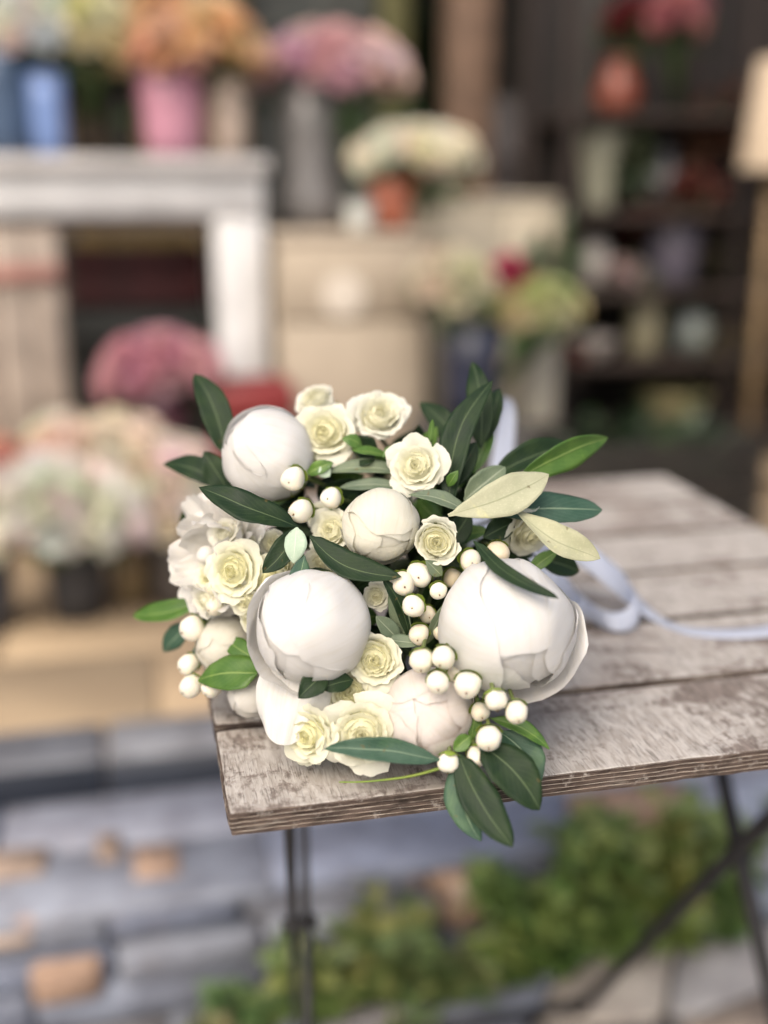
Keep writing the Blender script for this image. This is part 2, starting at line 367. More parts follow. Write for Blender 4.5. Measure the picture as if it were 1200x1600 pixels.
# ------------------------------------------------------------------ the folding table
TX0, TX1, TY0, PITCHW, NS, TOP, TH = .030, .540, .470, .0945, 6, .72, .0125
table = thing('folding_table', 'weathered wooden slat folding table with black iron legs under the bouquet', 'table', ((TX0+TX1)/2, TY0+.28, 0.018))
def slat_mesh(Lx, Wy, seed):
    per = []                                            # perimeter, corners rounded
    def edge(p, q2, n):
        for k in range(n): per.append((p[0]+(q2[0]-p[0])*k/n, p[1]+(q2[1]-p[1])*k/n))
    r = .0012; x0, x1, y0, y1 = -Lx/2, Lx/2, -Wy/2, Wy/2
    for (cx, cy, a0), nxt in (((x1-r, y0+r, -90), 0), ((x1-r, y1-r, 0), 1), ((x0+r, y1-r, 90), 2), ((x0+r, y0+r, 180), 3)):
        for k in range(4):
            a = radians(a0+30*k); per.append((cx+r*cos(a), cy+r*sin(a)))
        if nxt == 0: edge((x1, y0+r*1.3), (x1, y1-r*1.3), 24)
        if nxt == 1: edge((x1-r*1.3, y1), (x0+r*1.3, y1), 120)
        if nxt == 2: edge((x0, y1-r*1.3), (x0, y0+r*1.3), 24)
        if nxt == 3: edge((x0+r*1.3, y0), (x1-r*1.3, y0), 160)
    lay = []; z = -TH                                   # (z0, z1, inset, material): dark plies with thin pale glue lines
    for k in range(5):
        lay.append((z, z+.00205, .0005+.0005*(k % 2), 1)); z += .00205
        if k < 4: lay.append((z, z+.00042, .0001, 2)); z += .00042
    lay.append((z, -.0004, .0002, 2)); lay.append((-.0004, 0.0, .0009, 0))
    v = []; f = []; idx = []; n = len(per)
    def ring(zz, ins, s):
        for x, y in per:
            L = sqrt(x*x+y*y); j = .0007*nz(x*40+seed, y*40, zz*30)+.0009*max(0, nz(x*130+seed, y*130, zz*420))
            corner = max(0, 1-(abs(abs(x)-Lx/2)+abs(abs(y)-Wy/2))/.01)*.0003
            d = ins+j+corner
            ex = 1 if abs(abs(x)-Lx/2) < .004 else 0; ey = 1 if abs(abs(y)-Wy/2) < .004 else 0
            v.append((x-math.copysign(d, x)*ex, y-math.copysign(d, y)*ey, zz+.00025*nz(x*60, y*60, zz*200+seed)))
    ring(lay[0][0], lay[0][2], 0); prev = 0
    f.append(tuple(range(n-1, -1, -1))); idx.append(1)
    for k, (a, b, ins, mi) in enumerate(lay):
        if k: ring(a+.00004, ins, k); cur = prev+1; 
        else: cur = 0
        if k:
            for j in range(n): f.append((prev*n+j, prev*n+(j+1) % n, cur*n+(j+1) % n, cur*n+j)); idx.append(1)
        ring(b, ins + (.0007 if mi == 0 else 0), k); nxt = cur+1
        for j in range(n): f.append((cur*n+j, cur*n+(j+1) % n, nxt*n+(j+1) % n, nxt*n+j)); idx.append(mi)
        prev = nxt
    f.append(tuple(prev*n+j for j in range(n))); idx.append(0)
    me = mesh('slat', v, f, M_SLAT, idx=idx, smooth=False); return me
tl = Vector(table.location)
for k in range(NS):
    w = PITCHW-.0065
    sl = ob('slat', slat_mesh(TX1-TX0+rng.uniform(-.002, .002), w, k*7.3), table, T(Vector(((TX0+TX1)/2, TY0+w/2+k*PITCHW, TOP))-tl))
YM = TY0+NS*PITCHW/2
for xx in (.085, .492):                                  # two flat rails under the slats, one at each end
    mb = MB(); mb.box((xx-.014, TY0+.035, TOP-TH-.0075), (xx+.014, TY0+NS*PITCHW-.05, TOP-TH-.0006), 0, .001)
    for v_ in mb.v: v_ -= tl
    ob('rail', mb.me('rail', M_IRON), table)
    for k in range(NS):                                  # screw heads under each slat
        mb = MB(); mb.lathe([(.0, -.004), (.004, -.0035), (.0055, 0)], 10, 0, Vector((xx, TY0+.045+k*PITCHW, TOP-TH-.0075))-tl); ob('screw', mb.me('screw', M_IRON), table)
    lx = (lambda y: .1335*y) if xx < .2 else (lambda y: xx)
    for a, b, off in (((YM+.185, TOP-TH-.008), (YM-.30, .020), .009), ((YM-.185, TOP-TH-.008), (YM+.30, .020), -.009)):
        mb = MB(); mb.tube([Vector((lx(a[0])+off*.6, a[0], a[1]))-tl, Vector((lx(b[0])+off*.6, b[0], b[1]))-tl], .0038 if xx < .2 else .0072, 10); ob('leg', mb.me('leg', M_IRON), table)
    mb = MB(); mb.tube([Vector((lx(YM)-.014, YM, .437))-tl, Vector((lx(YM)+.014, YM, .437))-tl], .0058, 12); ob('pivot_bolt', mb.me('pivot_bolt', M_IRON), table)
for y, z in ((YM-.28, .048), (YM+.28, .048)):
    mb = MB(); mb.tube([Vector((.1335*y, y, z))-tl, Vector((.492, y, z))-tl], .007, 8); ob('cross_bar', mb.me('cross_bar', M_IRON), table)

# ------------------------------------------------------------------ the bouquet
bq_base = Vector((.20, .60, TOP))
bouquet = thing('bridal_bouquet', 'white and cream bridal bouquet of peonies, spray roses and berries on the table corner', 'bouquet', bq_base)
def bpt(px, py, d): return at(px, py, d)-bq_base        # point in the bouquet's own space
def frame(loc, axis, roll=0.0, s=1.0, ref=None):
    z = axis.normalized(); x = (ref or cdir(0, 1, 0)); x = x-z*x.dot(z)
    if x.length < .05: x = cdir(0, 0, -1) - z*cdir(0, 0, -1).dot(z)
    x.normalize(); y = z.cross(x); m = Matrix((x*s, y*s, z*s)).transposed().to_4x4() @ Matrix.Rotation(roll, 4, 'Z'); m.translation = loc; return m

# --- peonies (unit radius); azimuth 0 = up in view, 90 = left, 180 = down, 270 = right when the tip faces us
def lump(d, seed): return 1+.075*nz(d.x*1.1+seed, d.y*1.1, d.z*1.1)+.035*nz(d.x*2.6, d.y*2.6+seed, d.z*2.6)
def peony_petal(L, W, off, flare, seed, phi=0.0, bs=0.0, curl=.012, nu=22, nv=22, notch=.025):
    L, W = radians(L), radians(W); v_ = []; f = []; uv = []
    for j in range(nv+1):
        v = j/nv
        wv = (.22+.78*sin(min(v/.55, 1)*pi/2))*(1 if v < .6 else 1-.22*((v-.6)/.4)**2)
        for i in range(nu+1):
            u = -1+2*i/nu
            a = L*v*(1-.30*abs(u)**2.4*v**2-notch*math.exp(-((u+.3*sin(seed))*6)**2)*v**6 + .050*nz(u*1.9+seed, seed)*v**5+.016*nz(u*7, seed*2)*v**8)
            b = W*u*wv
            r = 1+off+flare*v**2.6+curl*abs(u)**3*v*v+.005*nz(u*1.5+seed, v*1.6, seed)+.004*nz(u*5, v*1.2, seed+3)*v
            r += .006*max(0, (v-.90)/.10)**2+(.008+flare*.15)*nz(u*3.2+seed, v*2, 1.7)*v**4+.004*nz(u*12, v*.8, seed)*v+flare*.40*nz(u*2.4+seed*2, 3.3)*v**4+flare*.10*nz(u*8, seed)*v**6
            d = Vector((sin(a)*cos(b), sin(b), -cos(a)*cos(b))); cp, sp_ = cos(phi), sin(phi)
            d *= r*lump(Vector((d.x*cp-d.y*sp_, d.x*sp_+d.y*cp, d.z)), bs)
            v_.append((d.x, d.y, d.z*1.03)); uv.append(((u+1)/2, v))
    for j in range(nv):
        for i in range(nu): k = j*(nu+1)+i; f.append((k, k+1, k+nu+2, k+nu+1))
    me = mesh('petal', v_, f, M_PEONY, uv); return me
def peony_core(seed, k=1.0):
    v_ = []; f = []; uv = []; n, mm = 28, 18
    for j in range(mm+1):
        th = pi*j/mm
        for i in range(n):
            ph = 2*pi*i/n; r = k*.955*lump(Vector((sin(th)*cos(ph), sin(th)*sin(ph), -cos(th))), seed)
            v_.append((r*sin(th)*cos(ph), r*sin(th)*sin(ph), -r*cos(th)*1.02)); uv.append((i/n*3, .3+.7*j/mm))
    for j in range(mm):
        for i in range(n): f.append((j*n+i, j*n+(i+1) % n, j*n+n+(i+1) % n, j*n+n+i))
    return mesh('peony', v_, f, M_PEONY, uv)
def calyx_mesh(R, n, L, W, mat, name='calyx', droop=0.0, seed=0.):  # green sepals hugging a bud from its base
    mb = MB()
    for s in range(n):
        ph = 2*pi*s/n+seed; v_ = []; f = []; nu, nv = 6, 8; Ls = L*(1+.3*nz(s*3.1+seed))
        for j in range(nv+1):
            v = j/nv; wv = sin(min(1, v*1.35+.25)*pi/2)*sqrt(max(0, 1-max(0, (v-.45)/.55)**2))
            for i in range(nu+1):
                u = -1+2*i/nu; a = radians(Ls)*v; b = radians(W)*u*wv; r = R*(1+droop*v*v+.03*abs(u))
                d = Vector((sin(a)*cos(b), sin(b), -cos(a)*cos(b)))*r
                v_.append((d.x*cos(ph)-d.y*sin(ph), d.x*sin(ph)+d.y*cos(ph), d.z*1.03))
        for j in range(nv):
            for i in range(nu): k = j*(nu+1)+i; f.append((k, k+1, k+nu+2, k+nu+1))
        mb.add(v_, f)
    return mb.me(name, mat)
WHITE = (.83, .815, .785); CREAM = (.82, .79, .67); BLUSH = (.83, .755, .69)
STEMS = []
def peony(px, py, rpx, d, axis, petals, tint=WHITE, label=None, cal=None, roll=0.0, seed=0.0, core=1.0):
    R = rpx*d/F; loc = bpt(px, py, d); ax = cdir(*axis)
    root = ob('peony', peony_core(seed, core), bouquet, frame(loc, ax, roll, R), tint)
    if label: root['label'] = label
    for k, (phi, L, W, off, flare) in enumerate(petals):
        c = tuple(t*random.Random(seed*9+k).uniform(.95, 1.02) for t in tint)
        ob('petal', peony_petal(L, W, off, flare, seed*3.7+k*1.9, radians(phi), seed), root, Matrix.Rotation(radians(phi), 4, 'Z'), c)
    if cal: ob('calyx', calyx_mesh(1.045, cal[0], cal[1], cal[2], M_LIME, seed=seed), root)
    STEMS.append((loc-ax*R*.95, .0022)); return root
BUD = lambda a: [(a+20, 174, 66, -.012, .0), (a+140, 172, 66, -.004, .0), (a+260, 170, 68, .006, .0)]
peony(418, 712, 69, .612, (-.62, .34, .35), BUD(20)+[(60, 150, 74, .06, .05), (170, 162, 70, .03, .0), (300, 156, 76, .045, .0), ], (.83, .82, .80), 'closed white peony bud at the top left of the bouquet', (4, 58, 26), 0, 1.1)
peony(595, 822, 57, .572, (.06, -.34, .85), BUD(60)+[(350, 172, 84, .03, .0), (100, 134, 60, .04, .0), (265, 136, 60, .05, .0), (182, 104, 92, .085, .03), ], (.82, .80, .69), 'small cream peony bud in the middle of the bouquet', None, 0, 2.3)
peony(486, 980, 86, .556, (-.42, -.34, .75), BUD(200)+[(320, 174, 84, .03, .0), (285, 162, 62, .055, .0), (235, 146, 62, .04, .0), (128, 146, 76, .055, .15), (85, 128, 60, .07, .10)], (.83, .82, .80), 'large white peony with one outer petal folding open on its left', (3, 52, 30), .0, 3.9)
peony(790, 978, 100, .556, (.12, -.38, .80), BUD(250)+[(10, 174, 84, .025, .0), (95, 166, 74, .06, .0), (285, 160, 66, .045, .0), (248, 148, 48, .065, .02), (210, 142, 80, .075, .17)], (.83, .82, .80), 'largest white peony, at the right, its lower petal curling away', None, 0, 5.2)
peony(668, 1112, 67, .555, (-.12, .16, .9), BUD(90)+[(20, 160, 76, .03, .0), (130, 152, 62, .05, .01), (200, 138, 60, .07, .02), (290, 150, 66, .055, .01), (245, 126, 54, .085, .02)], (.84, .78, .735), 'blush tinted peony bud low beside the berries', None, 0, 6.4)
peony(352, 1010, 46, .615, (-.5, -.1, .7), BUD(10)+[(90, 150, 70, .03, .0), (210, 145, 70, .03, .03), (330, 150, 66, .03, .0)], (0.779, 0.752, 0.653), 'cream peony bud tucked behind the left side', None, 0, 7.7)
peony(393, 1085, 36, .60, (-.5, -.5, .6), BUD(40)+[(180, 100, 70, .05, .2), (90, 110, 70, .05, .15)], (0.779, 0.761, 0.716), 'small white peony low at the left', None, 0, 8.2)
# open peony at the far left: loose pointed petals round a ragged heart
op = []
for k in range(30):
    ring = k//10; op.append((36*k+13*ring+9*sin(k*2.3), (118, 96, 76)[ring]+8*sin(k*1.7), (24, 30, 34)[ring], (-.35, -.20, -.10)[ring]+.05*sin(k*3.1), (.10, .34, .62)[ring]+.10*sin(k*5.1)))
peony(322, 868, 72, .600, (-.55, .0, .75), op, (.84, .82, .78), 'open white peony with loose ragged petals at the far left', None, 0, 9.1, .22)
# broad guard petal hanging under the large left peony
def guard_petal(base, tip, wid, d0, d1, cup, tint):
    b, t = at(*base, d0), at(*tip, d1); ax = t-b; Ln = ax.length; ax.normalize(); n = cdir(-.1, .2, 1); n = (n-ax*n.dot(ax)).normalized(); sd_ = ax.cross(n)
    v_ = []; f = []; uv = []; nu, nv = 20, 18; w = wid*d0/F/2
    for j in range(nv+1):
        v = j/nv
        for i in range(nu+1):
            u = -1+2*i/nu; vv = v*(1-.24*abs(u)**2.2*v*v)
            p = n*(.05*w*nz(u*2.5+3, v*1.3, 2)+.022*w*sin(u*9+v*2)*v)+ax*(Ln*vv)+sd_*(w*u*(.75+.25*sin(min(1, v*2)*pi/2))*(1-.38*v**2))+n*(cup*w*(sin(pi*(.15+.8*v))*.5-u*u*.7)+.03*w*nz(u*3, v*2, 4)+.02*w*nz(u*8, v, 7))
            v_.append(p); uv.append(((u+1)/2, .35+.65*v))
    for j in range(nv):
        for i in range(nu): k = j*(nu+1)+i; f.append((k, k+1, k+nu+2, k+nu+1))
    return ob('peony_petal', mesh('peony_petal', v_, f, M_PEONY, uv), bouquet, T(b-bq_base), tint)
guard_petal((470, 1030), (438, 1164), 128, .562, .548, .30, (.76, .75, .72))['label'] = 'broad white guard petal hanging below the large left peony'

# --- spray roses (unit radius), three variants of petal sets
RV = [(.62, .06, 95), (1.10, -.02, 86), (.90, .0, 90), (1.25, -.06, 78)]      # openness, rim height, petal half width
def rose_petal(t, i, var, nu=20, nv=14):
    s = var*31+i*2.7; rr = random.Random(int(s*10))
    rc = .09+.62*t**.95; zt = .44-.20*t**1.5+rr.uniform(-.03, .05); W = radians(RV[var][2]-40*t+rr.uniform(-10, 10)); zt += RV[var][1]*t; v_ = []; f = []; uv = []; open_ = -.05+.50*RV[var][0]*t**1.3+rr.uniform(-.09, .10)
    lean = rr.uniform(-.12, .12)
    for j in range(nv+1):
        v = j/nv
        for i_ in range(nu+1):
            u = -1+2*i_/nu
            ve = v*(1-(.10+.14*t)*abs(u)**2.5)
            az = u*W*(.55+.45*sin(min(1, v*1.25)*pi/2))
            r = rc*(.62+.38*ve**.6)*(1+(.12-.05*t)*u)*(1+.18*sin(pi*min(1, v*1.1)))
            e = max(0, (v-.60)/.40)
            r += open_*e**1.7*(1-.35*abs(u)**2) + .085*(.35+t)*v**3*nz(u*2.3+s, v, s)+.055*v**5*nz(u*6, s)
            z = -.80+(zt+.80)*ve-.20*t*t*e**3+.085*v**4*nz(u*2.2, s+4)+.060*v**6*nz(u*7, s+8)+.05*t*e**2*max(0, 1-abs(u)*2.5)+lean*u*t*v*.3
            v_.append((r*cos(az), r*sin(az), z)); uv.append(((u+1)/2, v))
    for j in range(nv):
        for i_ in range(nu): k = j*(nu+1)+i_; f.append((k, k+1, k+nu+2, k+nu+1))
    return mesh('petal', v_, f, M_ROSE, uv)
ROSE_SETS = []; NP = 26
for var in range(4):
    ROSE_SETS.append([(rose_petal(i/(NP-1), i, var), i*radians(137.5)+var, i/(NP-1)) for i in range(NP)])
def rose_heart():
    v_ = []; f = []; uv = []; n = 110; tz = 6                # tightly rolled centre
    for k in range(n+1):
        t = k/n; a = t*2*pi*3.0; r = .012+.15*t*(1+.12*sin(a*1.7))
        for j in range(tz+1):
            q = j/tz; z = -.6+(1.05-.02*t+.05*nz(a*.7))*q; rr = r*(1+.30*q*q); v_.append((rr*cos(a), rr*sin(a), z)); uv.append((t*3, .35+.65*q))
    nb = len(v_)
    for rr, zf in ((.02, .36), (.18, .33), (.32, .25), (.46, .12), (.58, -.06), (.66, -.35)):      # rounded base between the petals
        v_ += [(rr*cos(k*pi/10), rr*sin(k*pi/10), zf) for k in range(20)]; uv += [(k/20, .8) for k in range(20)]
    for k in range(n):
        for j in range(tz): q = k*(tz+1)+j; f.append((q, q+tz+1, q+tz+2, q+1))
    for j in range(5):
        for k in range(20): f.append((nb+j*20+k, nb+j*20+20+k, nb+j*20+20+(k+1) % 20, nb+j*20+(k+1) % 20))
    return mesh('spray_rose', v_, f, M_ROSE, uv)
HEART = rose_heart()
def rose_calyx():
    mb = MB(); mb.lathe([(.0, -1.15), (.10, -1.13), (.19, -1.0), (.22, -.85), (.16, -.74), (0, -.72)], 12)
    for s in range(5):
        ph = 2*pi*s/5; v_ = []; f = []
        for j in range(7):
            v = j/6; r = .18+.62*v; z = -.86+.22*v+.30*v*v*(1 if s % 2 else .2); w = .17*(1-v)**.7+.005
            for u in (-1, 0, 1):
                x, y = r, w*u; v_.append((x*cos(ph)-y*sin(ph), x*sin(ph)+y*cos(ph), z+.04*abs(u)))
        for j in range(6):
            for i in range(2): k = j*3+i; f.append((k, k+1, k+4, k+3))
        mb.add(v_, f)
    return mb.me('calyx', M_CALYX)
RCAL = rose_calyx()
def rose(px, py, rpx, d, axis, var, roll, yellow=.5, npet=NP):
    R = rpx*d/F/1.09; loc = bpt(px, py, d); ax = cdir(*axis)
    inner = (.87, .855-.01*yellow, .70-.20*yellow); outer = (.87, .865, .80-.10*yellow)
    root = ob('spray_rose', HEART, bouquet, frame(loc, ax, roll, R) @ Matrix.Diagonal((1+.07*sin(px), 1+.07*cos(px*1.3), 1, 1)), tuple(i*.97 for i in inner))
    for k, (me, a, t) in enumerate(ROSE_SETS[var][:npet]):
        c = tuple(inner[j]*(1-t)+outer[j]*t for j in range(3))
        ob('petal', me, root, Matrix.Rotation(a, 4, 'Z'), c)
    ob('calyx', RCAL, root); STEMS.append((loc-ax*R*1.1, .0014)); return root
ROSES = [(494, 627, 40, .635, (-.35, .5, .6), 0, .3, .2), (510, 676, 50, .612, (-.25, .1, .9), 1, 1.2, .55), (593, 650, 48, .618, (.15, .35, .85), 2, 2.0, .25),
 (651, 729, 49, .585, (-.22, .12, .85), 3, .8, .4), (683, 846, 46, .562, (-.05, -.08, 1), 0, 2.6, .55), (366, 892, 48, .582, (-.25, .05, .9), 1, 3.3, .75),
 (384, 938, 33, .583, (-.2, -.3, .9), 2, 1.0, .4), (420, 905, 35, .582, (.1, -.1, .9), 3, 2.0, .9), (588, 932, 25, .572, (-.1, .0, .95), 2, .5, .4), (586, 1030, 49, .556, (-.12, .02, 1), 2, 4.0, .6),
 (548, 1082, 42, .558, (-.1, .25, .9), 0, 5.0, .7), (484, 1148, 47, .551, (-.45, -.05, .85), 1, .1, .8), (567, 1146, 62, .545, (-.1, .06, 1), 3, 1.7, .45),
 (826, 830, 46, .592, (.35, -.55, .6), 1, 2.2, .5), (520, 830, 42, .586, (-.3, .2, .8), 3, 3.0, .4), (504, 880, 35, .583, (-.2, -.2, .9), 2, 2.9, .3), (428, 850, 30, .592, (-.2, .3, .9), 0, .9, .3),
 (322, 940, 28, .598, (-.55, -.25, .75), 3, .9, .1), (352, 832, 28, .598, (-.35, .45, .75), 3, 3.7, .05), (330, 905, 34, .600, (-.5, .1, .8), 3, .4, .6), (440, 884, 30, .586, (.1, .1, .95), 1, 1.9, .8), (398, 968, 30, .585, (-.3, -.3, .9), 0, 2.2, .5), (384, 858, 30, .602, (-.3, .3, .85), 2, 4.1, .5),
 (525, 1105, 36, .562, (-.2, .1, .95), 0, 3.1, .7), (612, 1078, 30, .562, (.0, .2, .95), 1, .6, .7), (540, 858, 28, .592, (-.1, .1, .95), 1, 5.1, .4), (478, 1172, 30, .562, (-.5, -.3, .8), 2, 1.1, .6), (500, 806, 26, .602, (-.2, .2, .95), 1, 1.5, .3)]
for a in ROSES: rose(*a)

# --- hypericum berries
def berry_meshes(sd_=0.0):
    prof = [(0, -1.0), (.30, -.985), (.62, -.86), (.86, -.58), (.985, -.18), (1.0, .12), (.93, .46), (.76, .75), (.50, .925), (.24, .985), (.10, .965), (.0, .955)]
    P = smooth_path([(r, 0, z) for r, z in prof], 2); mb = MB(); mb.lathe([(max(p.x, 0.0005), p.z) for p in P], 24)
    for p in mb.v:
        a = math.atan2(p.y, p.x); k = 1+.05*cos((3 if sd_ < 2 else 2)*a+.5)*(1-p.z*.3)+.09*nz(p.x*1.3+sd_*7, p.y*1.3, p.z*1.3)-.05*sd_*max(0, -p.z)*.6; p.x *= k; p.y *= k
    b = mb.me('berry', M_BERRY)
    mb = MB(); mb.tube([(0, 0, .93), (.01, .01, 1.02), (.03, .0, 1.12)], [.085, .06, .02], 7); tip = mb.me('style_tip', M_TIP)
    return b, tip
BERRIES = [berry_meshes(k) for k in (0., 1., 2., 3.)]; BCAL = calyx_mesh(1.06, 5, 70, 30, M_CALYX, droop=.16)
def berry(px, py, rpx, d, axis=None, tint=0.0, cal=True):
    r_ = random.Random(int(px*7+py)); R = rpx*d/F
    ax = cdir(*(axis or (r_.uniform(-.35, .35), r_.uniform(-.75, -.15), 1))); loc = bpt(px, py, d)
    c = tuple(a*(1-tint)+b*tint for a, b in zip((.76, .735, .65), (.56, .47, .32)))
    BERRY, TIP = r_.choice(BERRIES); R *= r_.uniform(.86, 1.0)
    o = ob('berry', BERRY, bouquet, frame(loc, ax, r_.uniform(0, 6), R) @ Matrix.Diagonal((1, 1, r_.uniform(.92, 1.16), 1)), c)
    ob('style_tip', TIP, o, Matrix.Diagonal((1, 1, r_.uniform(.96, 1.12), 1)))
    if cal: ob('calyx', BCAL, o)
    STEMS.append((loc-ax*R, .0011))
for b in [(458, 748, 19, .588, (-.3, -.4, 1)), (517, 778, 18, .585, (-.25, -.1, 1)), (470, 798, 20, .58, (-.5, -.3, .8)), (735, 876, 19, .566, (.1, -.2, 1), .25), (778, 864, 19, .575, (.2, -.6, .8), .6),
          (655, 898, 20, .566, (-.1, -.2, 1)), (685, 923, 15, .560, (.1, -.5, 1)), (708, 904, 17, .578, (.3, -.3, 1), .7), (628, 912, 20, .562, (.2, -.2, 1), .15), (646, 947, 20, .553, (-.15, -.1, 1)),
          (655, 991, 17, .558, (-.2, -.5, 1), .3), (659, 1032, 21, .536, (-.1, -.9, .7), .15), (693, 1027, 21, .531, (-.4, -.7, .8)), (684, 1066, 19, .526, (0, -.6, .9)), (731, 1070, 21, .527, (-.2, -.6, .9)),
          (774, 1093, 19, .526, (.2, -1, .45)), (807, 1112, 18, .526, (.1, -.7, .8), .1), (764, 1153, 20, .528, (-.1, -.7, .8)), (744, 1181, 17, .538, (.2, -.8, .6)), (701, 1191, 18, .535, (-.1, -1, .4)),
          (300, 982, 21, .61, (-.7, -.3, .6)), (295, 1038, 17, .615, (-.7, -.4, .6)), (299, 1072, 17, .61, (-.6, -.5, .6)), (332, 1072, 17, .605, (-.5, -.7, .5)), (334, 917, 15, .600, (-.7, -.1, .7), .35), (337, 947, 15, .596, (-.6, -.4, .7), .3), (366, 830, 17, .602, (-.3, .1, .9)),
          (712, 1052, 16, .545, (0, -.5, 1), .3), (750, 1112, 15, .540, (.2, -.6, .9), .25), (668, 960, 15, .566, (.2, -.3, 1), .4), (690, 985, 16, .565, (-.1, -.5, 1), .35), (703, 958, 15, .570, (.2, -.2, 1), .5), (545, 712, 14, .615, (0, .3, 1), .4)]:
    berry(*b)

# --- leaves: upper and lower face with their own colour, real thickness
def leaf(base, tip, wid, d0, d1, top, bot, bend=.06, side=0.0, nrm=(0, .25, 1), twist=0.0, peak=.5, fold=.10, name='leaf', par=None, nu=8, nv=18, flip=False):
    par = par or bouquet
    b, t = at(*base, d0), at(*tip, d1); ax = t-b; Ln = ax.length; ax.normalize()
    n = cdir(*nrm); n = (n-ax*n.dot(ax)).normalized(); s = ax.cross(n)
    w = wid*(d0+d1)/2/F/2; v_ = []; f = []; uv = []; idx = []; sd_ = base[0]*.37+tip[1]*.11
    rl = random.Random(int(sd_*100)); fold += rl.uniform(-.09, .16); twist += rl.uniform(-.45, .45); asym = rl.uniform(-.10, .10); wav = rl.uniform(.08, .26); tipb = rl.uniform(-.10, .06); sharp = rl.uniform(.58, .85)
    for lay in (0, 1):
        for j in range(nv+1):
            v = j/nv
            q = v**(math.log(.5)/math.log(peak))
            wv = (sin(pi*min(1, q*.985+.015))**sharp)*(1-.10*v)+.012
            if v < .06: wv = max(.05, wv*.7)
            tw = twist*(v-.5); n2 = n*cos(tw)+s*sin(tw); s2 = s*cos(tw)-n*sin(tw)
            c = ax*(Ln*v)+n*(bend*Ln*sin(pi*v)+tipb*Ln*v**4)+s*(side*Ln*sin(pi*v)+.012*Ln*nz(v*3, sd_))
            for i in range(nu+1):
                u = -1+2*i/nu
                edge = 1+.07*nz(v*6+sd_, u*2)+.03*nz(v*22, sd_+u)+asym*u
                p = c+s2*(u*w*wv*edge)+n2*(fold*w*abs(u)**1.3*wv*2+wav*w*nz(v*4+sd_, u*1.2)*abs(u))
                p += n2*(.00018 if lay == 0 else -.00018)*(1-.9*u*u)
                v_.append(p); uv.append(((u+1)/2, v))
    o = (nu+1)*(nv+1)
    for j in range(nv):
        for i in range(nu):
            k = j*(nu+1)+i
            f.append((k, k+nu+1, k+nu+2, k+1)); idx.append(0); f.append((o+k, o+k+1, o+k+nu+2, o+k+nu+1)); idx.append(1)
        for k in (j*(nu+1),): f.append((k, o+k, o+k+nu+1, k+nu+1)); idx.append(0)
        k = j*(nu+1)+nu; f.append((k, k+nu+1, o+k+nu+1, o+k)); idx.append(0)
    return ob(name, mesh(name, v_, f, [top, bot], uv, idx), par, T(b-(bq_base if par is bouquet else Vector((0, 0, 0)))))
D, B_, G, P_, MI, BR = L_DARK, L_BLUE, L_GREY, L_PALE, L_MINT, L_BRIGHT
